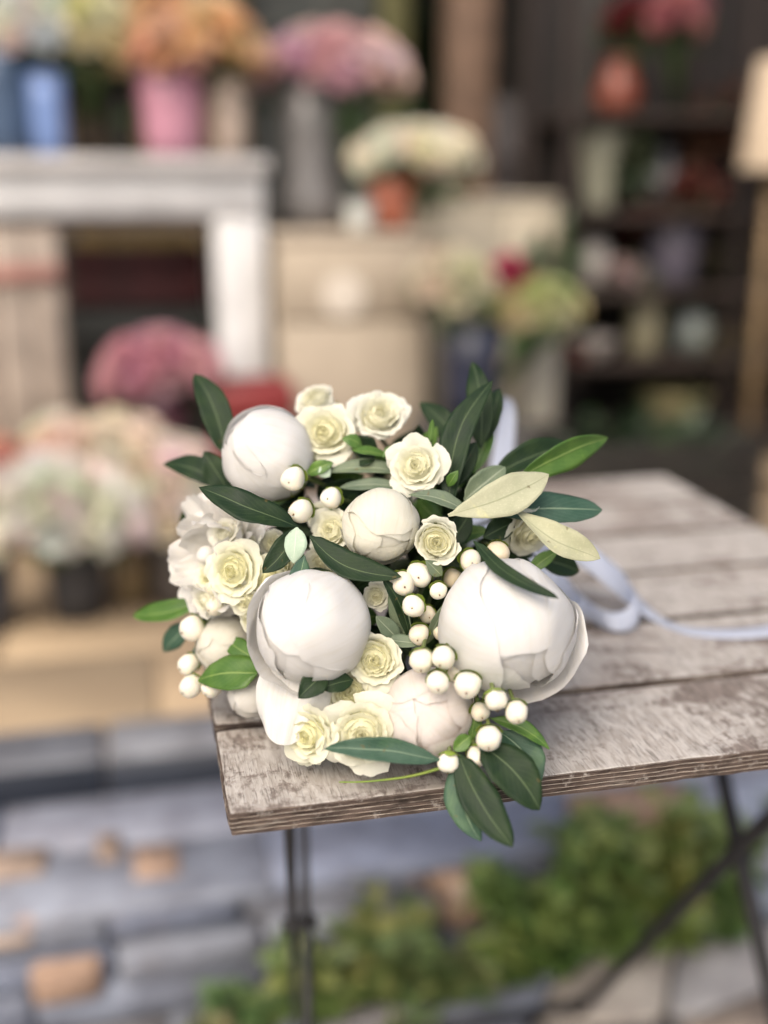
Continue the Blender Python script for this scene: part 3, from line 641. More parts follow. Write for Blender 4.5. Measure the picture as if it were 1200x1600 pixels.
LEAVES = [
 ((352, 712), (302, 580), 50, .625, .635, D, G, .05, .07), ((362, 765), (251, 722), 40, .63, .645, D, G, .08, .05), ((362, 775), (318, 706), 46, .625, .625, D, G, .05, 0),
 ((466, 824), (311, 757), 54, .572, .572, D, G, .10, -.06, (.1, .55, 1)), ((330, 780), (280, 830), 36, .64, .65, D, G, .05, 0), ((466, 826), (411, 896), 42, .571, .566, D, G, .06, -.08, (-.3, .1, 1)),
 ((464, 824), (458, 880), 37, .566, .56, MI, G, .10, 0, (0, -.2, 1)), ((476, 868), (443, 960), 38, .560, .545, B_, G, .04, -.05, (.1, 0, 1)), ((484, 838), (628, 903), 46, .565, .556, D, G, .05, .14, (.1, .35, 1)),
 ((752, 700), (736, 562), 44, .61, .625, D, G, .04, .06, (-.3, .1, 1)), ((702, 795), (770, 590), 50, .585, .60, D, G, .04, -.10, (-.2, .1, 1), .5), ((735, 735), (655, 624), 44, .63, .65, D, G, .06, .05), ((758, 690), (782, 605), 30, .62, .63, D, G, .03, 0),
 ((768, 745), (908, 694), 46, .605, .625, D, G, .05, -.04, (.1, .5, 1)), ((805, 752), (959, 686), 50, .59, .61, BR, G, .05, -.07, (-.15, -.4, 1)), ((700, 805), (860, 738), 66, .566, .572, P_, D, .05, .05, (-.05, .2, 1), 0, .60),
 ((800, 793), (939, 872), 52, .570, .565, P_, D, .04, .10, (.1, .45, 1), .3, .62), ((760, 800), (941, 797), 62, .583, .592, B_, G, .07, .02, (.1, .6, 1), 0, .62), ((740, 845), (873, 938), 27, .548, .520, D, G, .05, .10, (.3, .3, 1)),
 ((825, 893), (872, 860), 24, .59, .59, BR, BR, .04, 0), ((835, 870), (905, 892), 44, .605, .62, D, G, .05, 0), ((640, 1000), (599, 904), 28, .562, .556, D, G, .04, .06, (.6, .1, 1)), ((642, 1000), (612, 910), 34, .565, .562, G, D, .05, -.04, (-.5, .1, 1)),
 ((705, 935), (668, 1008), 26, .558, .566, G, D, .05, .08, (.6, .1, 1)), ((625, 1002), (586, 962), 30, .564, .558, G, D, .05, 0), ((596, 1000), (660, 1008), 24, .562, .558, G, D, .06, 0, (0, .6, 1)),
 ((688, 1188), (507, 1169), 40, .533, .530, B_, G, .03, .03, (0, .35, 1)), ((402, 1052), (305, 1062), 62, .583, .60, BR, BR, .05, .03, (0, .5, 1), 0, .35), ((398, 1030), (352, 1000), 34, .59, .605, BR, BR, .05, 0), ((508, 1052), (466, 1090), 42, .545, .538, D, G, .07, 0, (-.1, .2, 1), 0, .45), ((552, 1062), (498, 1076), 36, .549, .542, D, G, .07, 0, (0, .4, 1)),
 ((318, 940), (212, 964), 36, .635, .655, BR, G, .06, -.06, (-.1, .5, 1)), ((298, 975), (253, 1018), 36, .64, .65, B_, G, .05, 0), ((330, 1010), (300, 1035), 34, .64, .64, B_, G, .05, 0),
 ((718, 1178), (801, 1325), 62, .535, .517, D, B_, .05, .05, (-.15, .3, 1), .2), ((712, 1190), (748, 1314), 54, .538, .522, B_, G, .04, .06, (-.4, .3, 1)), ((752, 1165), (845, 1264), 74, .534, .522, D, B_, .05, -.06, (.1, .45, 1), 0, .48), ((778, 1142), (841, 1236), 60, .546, .536, B_, G, .05, -.12, (.2, .45, 1)),
 ((765, 1122), (860, 1170), 28, .545, .540, BR, BR, .07, -.06, (.1, .7, 1)), ((735, 1150), (708, 1172), 26, .538, .536, BR, BR, .05, 0), ((748, 1090), (735, 1160), 24, .548, .545, BR, BR, .05, 0), ((765, 1130), (755, 1175), 30, .552, .55, D, BR, .05, 0),
 ((590, 712), (548, 690), 40, .612, .61, D, G, .05, 0), ((556, 705), (575, 680), 30, .618, .616, D, BR, .05, 0), ((566, 700), (536, 684), 26, .604, .600, BR, BR, .1, .08, (-.4, .7, 1)), ((604, 712), (548, 706), 26, .606, .600, BR, D, .12, -.08, (.2, .9, .8)), ((585, 716), (562, 728), 22, .604, .600, D, BR, .1, 0, (0, .9, .7)), ((622, 700), (598, 716), 18, .60, .597, BR, BR, .1, 0, (0, .9, .8)), ((640, 742), (512, 735), 30, .602, .602, G, D, .06, .03, (0, .8, 1)), ((630, 760), (530, 757), 26, .598, .60, G, D, .05, -.03, (0, .8, 1)), ((515, 745), (500, 728), 22, .60, .6, MI, D, .05, 0),
 ((735, 805), (640, 770), 30, .575, .572, G, D, .05, .06, (0, .8, 1)), ((725, 782), (790, 730), 44, .585, .59, G, D, .05, 0), ((690, 770), (745, 690), 36, .60, .605, D, G, .05, .05), ((740, 740), (770, 660), 28, .62, .625, BR, BR, .05, 0), ((700, 760), (716, 735), 18, .583, .578, BR, BR, .1, 0), ((672, 690), (676, 655), 10, .592, .59, BR, BR, 0, 0),
 ((690, 900), (665, 875), 24, .565, .56, G, D, .05, 0), ((480, 890), (560, 930), 30, .58, .572, D, G, .05, 0), ((480, 740), (520, 722), 24, .602, .60, BR, BR, .05, 0), ((770, 905), (735, 860), 34, .59, .592, D, G, .05, 0),
 ((420, 880), (372, 850), 30, .598, .60, BR, D, .05, 0), ((690, 1010), (730, 1100), 30, .566, .56, D, G, .05, 0), ((700, 860), (735, 800), 40, .592, .595, D, G, .05, 0), ((755, 840), (805, 815), 38, .585, .59, D, G, .05, 0), ((770, 870), (850, 905), 36, .60, .61, D, G, .05, 0)]
for L_ in LEAVES: leaf(*L_)
# inner foliage that fills the gaps between the flowers
fr = random.Random(12)
for k in range(230):
    a = fr.uniform(0, 2*pi); r = sqrt(fr.random())*215; px, py = 580+r*cos(a)*1.08, 915+r*sin(a)*1.05
    dd = .603+.05*(r/250)**2+fr.uniform(-.010, .03)
    if py > 1080: dd = .575+fr.uniform(0, .012)
    if at(px, py, dd).z < TOP+.016: continue
    b2 = fr.uniform(0, 2*pi); ln = fr.uniform(45, 80)
    tx, ty = px+ln*cos(b2), min(py+ln*sin(b2), 1120)
    leaf((px, py), (tx, ty), fr.uniform(26, 42), dd+.012, dd-.004, fr.choice([D, D, D, BR]), G, .06, 0, (fr.uniform(-.5, .5), fr.uniform(-.2, .6), 1), nu=4, nv=10)
# thin bent twig at the front edge
mb = MB(); pts = smooth_path([bpt(692, 1199, .538), bpt(640, 1213, .540), bpt(575, 1221, .544), bpt(530, 1222, .549)]); mb.tube(pts, [.0009-.0006*k/len(pts) for k in range(len(pts))], 6)
ob('twig', mb.me('twig', M_CALYX), bouquet)
# stems: from every flower to the binding point, then on as the handle
bind = at(705, 850, .80)-bq_base; tail = at(752, 785, .985)-bq_base
sr = random.Random(5)
for p, r_ in STEMS:
    a = sr.uniform(0, 6.28); q = sqrt(sr.random())*.014; o1 = (right*cos(a)+up*sin(a))*q
    e = tail+o1*1.3; e.z = max(e.z, r_+.001)
    mid = (p*.45+bind*.55)+Vector((0, 0, .004)); mid.z = max(mid.z, .012)
    bq_ = bind+o1; bq_.z = max(bq_.z, .004)
    mb = MB(); mb.tube(smooth_path([p, p*.7+mid*.3 + (mid-p).normalized()*.002, mid, bq_, e], 4), r_, 6); ob('stem', mb.me('stem', M_STEM), bouquet)
# ribbon: wrap round the stems, loops and a tail on the table
def ribbon(pts, wdir, w, k=8):
    P = smooth_path(pts, k); W = smooth_path(wdir, k); v_ = []; f = []; uv = []; n = 4
    for j, (p, wd) in enumerate(zip(P, W)):
        wd = wd.normalized()
        tn = (P[min(j+1, len(P)-1)]-P[max(j-1, 0)]).normalized(); nn = tn.cross(wd)
        for lay in (0, 1):
            for i in range(n+1):
                u = -1+2*i/n; v_.append(p+wd*(u*w/2)+nn*(.0009*(1-u*u)+(.00025 if lay else 0))); uv.append(((u+1)/2, j/len(P)))
    s = 2*(n+1)
    for j in range(len(P)-1):
        for i in range(n):
            a = j*s+i; f.append((a, a+1, a+s+1, a+s)); b = a+n+1; f.append((b, b+s, b+s+1, b+1))
        a = j*s; f.append((a, a+s, a+s+n+1, a+n+1)); a = j*s+n; f.append((a, a+n+1, a+s+n+1, a+s))
    return mesh('ribbon', v_, f, M_RIBBON, uv)
Zt = Vector((0, 0, 1)); tb = lambda px, py, h: at_z(px, py, TOP+h)-bq_base
hd = (tail-bind).normalized(); sx = hd.cross(Zt).normalized(); sz = sx.cross(hd)
mb = MB(); pr = []
for k in range(5): pr.append((.0185 if k in (1, 2, 3) else .016, -.02+.01*k))
mb.lathe(pr, 20)
mw = Matrix((sx, sz, hd)).transposed().to_4x4(); c0 = bind+Vector((0, 0, .004)); mw.translation = c0; 
for p in mb.v: p.x *= 1.05
ob('ribbon_wrap', mb.me('ribbon_wrap', M_RIBBON), bouquet, mw)
kn = c0+Vector((.014, -.006, .012))
ob('ribbon_tail', ribbon([kn, bpt(850, 835, .745), bpt(915, 868, .735), bpt(965, 910, .74), tb(1005, 950, .006), tb(1060, 982, .0015), tb(1130, 990, .0012), tb(1210, 984, .0012), tb(1290, 962, .0012)],
   [Zt, Vector((.3, .3, .8)), Vector((.5, .5, .7)), Vector((.5, .6, .5)), Vector((.4, .9, .2)), Vector((.1, 1, 0)), Vector((.02, 1, 0)), Vector((0, 1, 0)), Vector((0, 1, 0))], .018), bouquet)
ob('ribbon_loop', ribbon([kn, bpt(860, 900, .725), tb(905, 944, .008), tb(950, 970, .0085), tb(985, 966, .010), bpt(992, 935, .755), bpt(960, 895, .775), bpt(900, 862, .785), bpt(820, 850, .79), kn],
   [Zt, Vector((.3, .2, .8)), Vector((.2, .4, .7)), Vector((0, .5, .6)), Vector((-.2, .4, .8)), Vector((-.3, .2, .9)), Vector((0, .3, .9)), Vector((.1, .3, .9)), Zt, Zt], .014), bouquet)
ob('ribbon_loop', ribbon([kn, bpt(768, 760, .785), bpt(784, 670, .79), bpt(788, 630, .80), bpt(793, 624, .81), bpt(796, 660, .815), bpt(785, 760, .81), kn],
   [sx, right, right*.8+fwd*.6, right*.5+fwd, right*.7+fwd*.7, right, right, sx], .009), bouquet)

# ------------------------------------------------------------------ the flower shop behind
TERR = .2245
def bloom_mesh(layers, name='flower_head', pet=8, thin=.9):
    mb = MB()
    for r0, z0, tilt, ln, cnt in layers:
        for k in range(cnt):
            a = 2*pi*k/cnt+r0*7; w = thin*2*pi*(r0+ln*.5)/cnt*.62+.05; v_ = []; f = []
            for j in range(4):
                t = j/3; rr = r0+ln*t*cos(tilt*(.6+.8*t)); zz = z0+ln*t*sin(tilt*(.6+.8*t)); ww = w*(.55+.6*sin(pi*min(.85, t+.1)))*.75
                for u in (-1, 0, 1): x, y = rr, ww*u; v_.append((x*cos(a)-y*sin(a), x*sin(a)+y*cos(a), zz+.07*abs(u)))
            for j in range(3):
                for i in range(2): q = j*3+i; f.append((q, q+1, q+4, q+3))
            mb.add(v_, f)
    mb.lathe([(.0, -.35), (.2, -.28), (.26, -.05), (.16, .14), (.0, .2)], 8); return mb.me(name, M_BLOOM)
ROSEB = bloom_mesh([(.16, -.1, 1.15, .55, 5), (.26, -.15, .95, .62, 6), (.34, -.2, .65, .66, 7), (.38, -.25, .3, .68, 7)])
MUMB = bloom_mesh([(.08, 0, 1.2, .5, 9), (.14, -.03, .85, .66, 12), (.18, -.08, .5, .78, 14), (.2, -.12, .15, .82, 14)], thin=.75)
def blade(mb, p, d, n, ln, w):
    d = d.normalized(); s_ = d.cross(n).normalized() if d.cross(n).length > .01 else Vector((1, 0, 0)); n = s_.cross(d)
    v_ = []; f = []
    for j in range(4):
        t = j/3; ww = w*sin(pi*(.12+.86*t))
        for u in (-1, 0, 1): v_.append(p+d*ln*t+s_*ww*u+n*(.12*ln*sin(pi*t)+.25*ww*abs(u)))
    for j in range(3):
        for i in range(2): q = j*3+i; f.append((q, q+1, q+4, q+3))
    mb.add(v_, f)
def bunch(name, label, cat, base, cen, rad, n, cols, bloom, br, group=None, leaves=40, leafc=(.05, .11, .03), seed=1, low=-.15, leafsz=.05, dome=(1, 1, 1)):
    """a bunch of cut flowers: base = point the stems start from (inside the vessel), cen = middle of the flower dome"""
    r_ = random.Random(seed); base, cen = Vector(base), Vector(cen); t = thing(name, label, cat, base, group)
    sm, lm = MB(), MB(); gold = pi*(3-sqrt(5))
    for k in range(n):
        z = 1-(1-low)*(k+.5)/n; rr = sqrt(max(0, 1-z*z)); a = k*gold+r_.uniform(-.3, .3)
        dv = Vector((rr*cos(a)*dome[0], rr*sin(a)*dome[1], z*dome[2])); p = cen+dv*rad*r_.uniform(.82, 1.05)-base
        ax = (dv+Vector((0, 0, .25))).normalized()
        o = ob('flower_head', bloom, t, T(p) @ ax.to_track_quat('Z', 'Y').to_matrix().to_4x4() @ Matrix.Rotation(r_.uniform(0, 6), 4, 'Z') @ Matrix.Scale(br*1.18*r_.uniform(.85, 1.15), 4), tuple(c*r_.uniform(.88, 1.08) for c in r_.choice(cols)))
        sm.tube([Vector((r_.uniform(-.01, .01), r_.uniform(-.01, .01), 0)), (cen-base)*.55+Vector((p.x, p.y, 0))*.25, p-ax*br*.3], .0022, 5)
    o = ob('stems', sm.me('stems', M_LEAFBG), t, None, (.08, .14, .04))
    for k in range(leaves):
        dv = Vector((r_.gauss(0, 1), r_.gauss(0, 1), r_.gauss(-.1, .6))).normalized(); p = cen+Vector((dv.x*dome[0], dv.y*dome[1], dv.z*dome[2]))*rad*r_.uniform(.4, .95)-Vector((0, 0, rad*.25))-base
        blade(lm, p, dv+Vector((0, 0, r_.uniform(-.2, .5))), Vector((r_.gauss(0, 1), r_.gauss(0, 1), 1)).normalized(), leafsz*r_.uniform(.7, 1.3), leafsz*.24)
    if leaves: ob('foliage', lm.me('foliage', M_LEAFBG), t, None, leafc)
    return t
def vessel(name, label, cat, loc, prof, col, mat=M_CERAM, rim=None, n=28, group=None, band=None):
    """a hollow lathe-turned pot, bucket or vase: prof is the outside from foot to lip"""
    t = thing(name, label, cat, loc, group); th = .004; mb = MB()
    inner = [(max(r-th, .001), z+(th if k == 0 else 0)) for k, (r, z) in enumerate(prof)]
    mb.lathe([(.0005, 0)]+prof+inner[::-1]+[(.0005, th)], n); ob('body', mb.me('body', mat), t, None, col)
    R, H = prof[-1]
    mb = MB(); w = rim or .005
    mb.lathe([(R-.001, H-w*1.6), (R+w, H-w*1.6), (R+w*1.15, H-w*.5), (R+w*.5, H+w*.3), (R-th, H+w*.3), (R-th, H-w)], n); ob('rim', mb.me('rim', mat), t, None, tuple(c*1.08 for c in col))
    if band:
        z = band; r = next((prof[k][0]+(prof[k+1][0]-prof[k][0])*(z-prof[k][1])/(prof[k+1][1]-prof[k][1]) for k in range(len(prof)-1) if prof[k][1] <= z <= prof[k+1][1]), R)
        mb = MB(); mb.lathe([(r-.001, z-.006), (r+.004, z-.004), (r+.004, z+.004), (r-.001, z+.006)], n); ob('band', mb.me('band', mat), t, None, col)
    return t
def bucket_prof(r0, r1, h): return [(r0, 0), (r0+(r1-r0)*.3, h*.3), (r0+(r1-r0)*.65, h*.65), (r1, h)]
def mm(Y, px0, px1): return abs((at_y(px1, 500, Y)-at_y(px0, 500, Y)).x)     # width in metres of a pixel span at depth Y
def gp(px, Y, z):                                                                # a point seen at column px, at depth Y and height z (0: of the room's mid height)
    if not z: return Vector((at_y(px, 500, Y).x, Y, z))
    k = (px-600)/F; dz = z-CAM.z
    return Vector(((k*(Y*fwd.y+dz*fwd.z)-Y*right.y)/(right.x-k*fwd.x), Y, z))
def zz(py, Y, px=600): return at_y(px, py, Y).z
def boxpart(name, a, b, par, col, mat=M_COBJ, bev=.004):
    mb = MB(); o_ = Vector(par.location); mb.box(Vector(a)-o_, Vector(b)-o_, 0, bev); return ob(name, mb.me(name, mat), par, None, col)

# --- the white painted shelf frame with its display on top
Y1 = 2.60; ZM = zz(247, Y1); ZB = zz(338, Y1); XR = gp(418, Y1, 0).x; XL = XR-1.30
fr_ = thing('white_shelf_frame', 'white painted wooden shelf frame with thick top and square legs', 'shelf', (XR-.6, Y1+.2, TERR))
WP = (.66, .66, .66); lw = mm(Y1, 338, 416)
boxpart('top_board', (XL-.02, Y1-.025, ZM-.035), (XR+.012, Y1+.46, ZM), fr_, (.58, .56, .545))
boxpart('front_beam', (XL, Y1, ZB), (XR, Y1+.05, ZM-.037), fr_, WP)
for x in (XR-lw, XL):
    boxpart('leg', (x, Y1+.003, TERR), (x+lw, Y1+.05, ZB-.001), fr_, WP); boxpart('leg', (x, Y1+.38, TERR), (x+lw, Y1+.43, ZM-.037), fr_, WP)
boxpart('under_board', (XL+.01, Y1+.055, ZB-.03), (XR-.01, Y1+.42, ZB-.005), fr_, (.30, .24, .22))  # shade under the white top is put into this board's greyish pink colour
# tan board leaning inside the frame's left, dark crates inside it
xa, xb = gp(-60, 2.5, 0).x, gp(103, 2.5, 0).x
bd = thing('tan_panel', 'tall tan wooden panel standing under the white shelf', 'panel', ((xa+xb)/2, 2.5, TERR))
for k in range(3): w = (xb-xa)/3; boxpart('plank', (xa+k*w, 2.49, TERR), (xa+(k+1)*w-.003, 2.515, zz(352, 2.5)), bd, [(.36, .29, .235), (.38, .315, .26), (.345, .285, .235)][k], M_WOODBG, .002)
boxpart('batten', (xa, 2.476, zz(430, 2.5)), (xb-.004, 2.489, zz(404, 2.5)), bd, (.46, .23, .19), M_WOODBG, .002)
def crate(name, label, x0, x1, y0, y1, z0, z1, col, n=3, mat=M_WOODBG):
    t = thing(name, label, 'crate', ((x0+x1)/2, (y0+y1)/2, z0)); h = (z1-z0)/n
    for k in range(n):
        a, b = z0+k*h+.004, z0+(k+1)*h-.006
        boxpart('slat', (x0, y0, a), (x1, y0+.012, b), t, col, mat, .002); boxpart('slat', (x0, y1-.012, a), (x1, y1, b), t, col, mat, .002)
        boxpart('slat', (x0+.002, y0+.0125, a), (x0+.014, y1-.0125, b), t, col, mat, .002); boxpart('slat', (x1-.014, y0+.0125, a), (x1-.002, y1-.0125, b), t, col, mat, .002)
    for x in (x0+.016, x1-.038):
        for y in (y0+.0128, y1-.035): boxpart('corner_post', (x, y, z0+.001), (x+.022, y+.022, z1-.002), t, col, mat, .002)
    boxpart('bottom', (x0+.015, y0+.013, z0+.0045), (x1-.015, y1-.013, z0+.0155), t, col, mat, .002); return t
crate('red_crate', 'dark red slatted crate under the white shelf beam', gp(112, 2.75, 0).x, gp(325, 2.75, 0).x, 2.75, 3.02, zz(470, 2.75), zz(385, 2.75), (.05, .007, .008), 2)
boxc = crate('black_crate', 'black slatted crate on the floor holding up the dark red crate', gp(105, 2.74, 0).x, gp(332, 2.74, 0).x, 2.73, 3.04, TERR, zz(471, 2.75), (.018, .020, .018), 4)
# display on the white shelf
def pot(name, label, px0, px1, ptop, Y, zb, col, taper=.82, mat=M_CERAM, cat='bucket', band=True, **kw):
    r1 = mm(Y, px0, px1)/2; h = zz(ptop, Y, (px0+px1)/2)-zb; c_ = gp((px0+px1)/2, Y, zb+h*.5); c_.z = zb
    return vessel(name, label, cat, c_, bucket_prof(r1*taper, r1, h), col, mat, band=h*.7 if band else None, **kw)
zs = ZM+.0005
pot('blue_bucket', 'slate blue metal bucket at the left end of the white shelf', -60, 62, 70, 2.72, zs, (.075, .12, .20))
pot('bright_blue_vase', 'narrow bright blue vase beside the slate blue bucket', 48, 104, 115, 2.66, zs, (.19, .29, .56), .9, band=False, cat='vase')
pot('brown_pot', 'dark brown pot between the blue vase and the pink bucket', 108, 162, 128, 2.78, zs, (.07, .05, .032), .8, cat='pot')
pot('dark_green_pot', 'blackish green pot just left of the pink bucket', 160, 214, 120, 2.80, zs, (.035, .035, .028), .8, cat='pot')
pot('pink_bucket', 'mauve pink bucket of orange roses on the white shelf', 218, 322, 112, 2.70, zs, (.52, .25, .33))
pot('cream_bucket', 'slim cream bucket right of the pink bucket', 328, 386, 122, 2.72, zs, (.56, .45, .37), .85)
bunch('white_flower_bunch', 'white flowers in the slate blue bucket, cut by the left edge', 'flowers', gp(20, 2.72, zs+.05), at_y(62, 58, 2.70), .10, 44, [(.90, .88, .82)], ROSEB, .036, seed=2, leaves=14)
bunch('yellow_flower_bunch', 'pale yellow flowers above the brown pot', 'flowers', gp(135, 2.78, zs+.03), at_y(142, 58, 2.70), .088, 40, [(.84, .76, .44), (.84, .78, .56)], ROSEB, .034, seed=3, leaves=14)
bunch('orange_rose_bunch', 'orange roses spreading over the pink bucket', 'flowers', gp(270, 2.70, zs+.03), at_y(292, 100, 2.71), .155, 64, [(.88, .55, .31), (.88, .62, .40), (.86, .54, .40)], ROSEB, .036, seed=4, low=.05, dome=(1.05, .8, .95), leaves=30)
bunch('peach_rose_bunch', 'small bunch of peach roses over the slim cream bucket', 'flowers', gp(357, 2.72, zs+.03), at_y(352, 70, 2.70), .06, 18, [(.76, .42, .26)], ROSEB, .032, seed=41)
# --- kraft coloured cabinet and the things on it
Y2 = 2.52; ZC = zz(362, Y2); xa, xb = gp(437, Y2, 0).x, gp(664, Y2, 0).x
cb = thing('kraft_cabinet', 'kraft brown two panel cabinet with a pale round label in front of the vases', 'cabinet', ((xa+xb)/2, Y2+.2, TERR))
KC = (.42, .355, .275)
boxpart('carcass', (xa+.004, Y2+.016, TERR), (xb-.004, Y2+.46, ZC-.02), cb, KC, M_CARD); boxpart('top', (xa-.006, Y2-.006, ZC-.019), (xb+.006, Y2+.47, ZC), cb, (.46, .39, .31), M_CARD)
zm_ = zz(500, Y2)
boxpart('door', (xa, Y2, zm_+.003), (xb, Y2+.014, ZC-.022), cb, KC, M_CARD); boxpart('door', (xa, Y2, TERR+.03), (xb, Y2+.014, zm_-.003), cb, tuple(c*.93 for c in KC), M_CARD)
lb = MB(); lb.lathe([(.0005, .004), (.044, .004), (.050, .003), (.051, 0)], 28); ob('round_label', lb.me('round_label', M_CARD), cb, T(Vector((gp(538, Y2, 0).x, Y2-.0008, zz(462, Y2)))-Vector(cb.location)) @ Matrix.Rotation(radians(90), 4, 'X'), (.62, .56, .48))
zc = ZC+.0005
h = zz(118, 2.78)-zc; r = mm(2.78, 440, 540)/2
vessel('tall_grey_vase', 'tall grey zinc vase under the pink flowers', 'vase', gp(487, 2.78, zc), [(r*.72, 0), (r*.98, h*.10), (r*.96, h*.2), (r*.74, h*.38), (r*.78, h*.6), (r*.95, h)], (.17, .165, .165), M_CERAM, band=h*.4)
bunch('pink_flower_bunch', 'wide drooping pink flowers in the tall grey vase', 'flowers', gp(487, 2.78, zc+.05), at_y(520, 135, 2.78), .165, 74, [(.80, .52, .52), (.82, .58, .56), (.74, .50, .58)], ROSEB, .038, seed=5, low=.12, dome=(1.12, .75, .72), leaves=40)
hp = zz(286, 2.62)-zc
vessel('terracotta_pot', 'terracotta pot of white flowers on the kraft cabinet', 'pot', gp(612, 2.62, zc), bucket_prof(.042, .056, hp), (.36, .12, .072), M_CERAM, .008)
bunch('white_pot_plant', 'dense white flowers growing in the terracotta pot', 'plant', gp(612, 2.62, zc+.02), at_y(650, 258, 2.64), .125, 60, [(.88, .83, .71), (.88, .83, .68)], ROSEB, .034, seed=6, low=.0, dome=(1.15, .75, .62), leaves=50)
vessel('white_cup', 'small white cup at the front of the kraft cabinet', 'cup', gp(562, 2.56, zc), bucket_prof(.026, .036, .062), (.60, .62, .58), M_CERAM, .003)
# --- pale cabinet further back, bucket of mixed flowers before it
Y3 = 2.95; xa, xb = gp(672, Y3, 0).x, gp(886, Y3, 0).x; ZP = zz(306, Y3)
pc = thing('pale_cabinet', 'pale beige cupboard behind the mixed flowers', 'cabinet', ((xa+xb)/2, Y3+.2, TERR)); PC = (.46, .41, .32)
boxpart('carcass', (xa+.004, Y3+.016, TERR), (xb-.004, Y3+.4, ZP-.018), pc, PC, M_CARD); boxpart('top', (xa-.008, Y3-.008, ZP-.017), (xb+.008, Y3+.41, ZP), pc, (.50, .45, .36), M_CARD)
xm = (xa+xb)/2
for a, b in ((xa, xm-.002), (xm+.002, xb)):
    dr = boxpart('door', (a, Y3, TERR+.04), (b, Y3+.014, ZP-.02), pc, PC, M_CARD)
    kx = (b-.03) if a == xa else (a+.03); kb = MB(); kb.lathe([(.0005, .02), (.009, .017), (.010, .010), (.005, .004), (.005, 0)], 12)
    ob('knob', kb.me('knob', M_CERAM), dr, T(Vector((kx, Y3, .75))-Vector(pc.location)) @ Matrix.Rotation(radians(90), 4, 'X'), (.12, .10, .08))
Y4 = 2.42; zst = zz(662, Y4)
crate('grey_crate', 'weathered grey crate on its end carrying the mixed flower bucket', gp(672, Y4, 0).x-.02, gp(800, Y4, 0).x+.02, Y4-.13, Y4+.13, TERR, zst, (.10, .095, .09), 4)
pot('navy_bucket', 'blackish navy bucket of mixed flowers on the weathered crate', 690, 784, 505, Y4, zst+.001, (.025, .03, .055))
bunch('cream_rose_bunch', 'cream roses on the left of the navy bucket', 'flowers', gp(728, Y4, zst+.03), at_y(708, 450, Y4-.02), .080, 30, [(.74, .66, .48), (.76, .70, .54)], ROSEB, .034, seed=7)
bunch('magenta_bunch', 'few magenta flowers standing between cream and yellow ones', 'flowers', gp(745, Y4, zst+.03), at_y(794, 432, Y4+.02), .035, 9, [(.46, .035, .11)], ROSEB, .030, seed=8, leaves=10)
bunch('green_yellow_bunch', 'greenish yellow flowers leaning right out of the navy bucket', 'flowers', gp(750, Y4, zst+.03), at_y(836, 490, Y4), .090, 36, [(.48, .50, .22), (.56, .54, .30), (.40, .46, .18)], MUMB, .032, seed=9, leaves=30, dome=(1.15, .8, .7))
bunch('tall_greenery', 'tall dark green sprigs above the greenish yellow flowers', 'greenery', gp(760, Y4+.05, zst+.03), at_y(868, 392, Y4+.12), .065, 3, [(.10, .15, .07)], MUMB, .02, seed=10, leaves=80, leafc=(.07, .11, .05), dome=(.7, .7, 1.2))
xa, xb = gp(822, 2.55, 0).x, gp(882, 2.55, 0).x
pl = thing('beige_plinth', 'slim beige square plinth right of the navy bucket', 'plinth', ((xa+xb)/2, 2.58, TERR))
boxpart('shaft', (xa+.006, 2.556, TERR+.03), (xb-.006, 2.634, zz(530, 2.55)), pl, (.44, .40, .32), M_CARD); boxpart('foot', (xa-.01, 2.54, TERR), (xb+.01, 2.65, TERR+.029), pl, (.42, .38, .30), M_CARD); boxpart('cap', (xa-.006, 2.544, zz(530, 2.55)+.0005), (xb+.006, 2.646, zz(520, 2.55)), pl, (.46, .42, .34), M_CARD)
# --- dark shelving on the right, with its pots and glass
Y5 = 2.85; xa, xb = gp(886, Y5, 0).x, gp(1330, Y5, 0).x
sh = thing('dark_shelving', 'dark brown wooden shelving filling the right side', 'shelf', ((xa+xb)/2, Y5+.2, TERR)); SB = (.022, .013, .010)
levels = [690, 580, 462, 334, 168]
for x in (xa-.02, (xa+xb)/2+.05, xb): 
    for y in (Y5+.01, Y5+.33): boxpart('post', (x, y, TERR), (x+.035, y+.035, 2.1), sh, SB, M_WOODBG)
ZL = [zz(p, Y5) for p in levels]
for z in ZL: boxpart('shelf_board', (xa-.015+.036, Y5, z-.022), (xb-.001, Y5+.40, z), sh, (.030, .018, .013), M_WOODBG)
boxpart('back_panel', (xa-.01, Y5+.405, TERR), (xb+.03, Y5+.42, 2.1), sh, (.014, .009, .007), M_WOODBG)
def on(level): return ZL[level]+.0005
V = lambda nm, lab, cat, px, Yd, lev, prof, col, mat=M_CERAM: vessel(nm, lab, cat, gp(px, Y5+Yd, on(lev)), prof, col, mat)
V('pale_green_vase', 'pale green and cream flared vase on the third shelf up', 'vase', 934, .14, 3, [(.036, 0), (.042, .03), (.050, .10), (.062, .17), (.070, .215)], (.30, .30, .23))
V('rust_jug', 'rust red round jug on the top shelf', 'jug', 962, .2, 4, [(.045, 0), (.062, .03), (.066, .06), (.05, .10), (.036, .13), (.04, .15)], (.22, .055, .03))
V('grey_blue_bottle', 'grey blue bottle vase beside the pale green vase', 'vase', 1035, .16, 3, [(.034, 0), (.042, .02), (.044, .08), (.034, .12), (.016, .15), (.018, .19)], (.15, .15, .17))
V('brown_bowl_pot', 'brown glazed bowl right of the grey blue bottle', 'pot', 1100, .16, 3, [(.03, 0), (.05, .03), (.058, .07), (.056, .09)], (.14, .06, .03))
V('white_oval_vase', 'white oval vase at the left of the second shelf', 'vase', 925, .12, 2, [(.028, 0), (.044, .03), (.05, .07), (.04, .11), (.03, .13)], (.36, .33, .31))
V('slate_bucket', 'slate purple bucket right of the white oval vase', 'bucket', 1045, .14, 2, bucket_prof(.07, .085, .17), (.10, .09, .12))
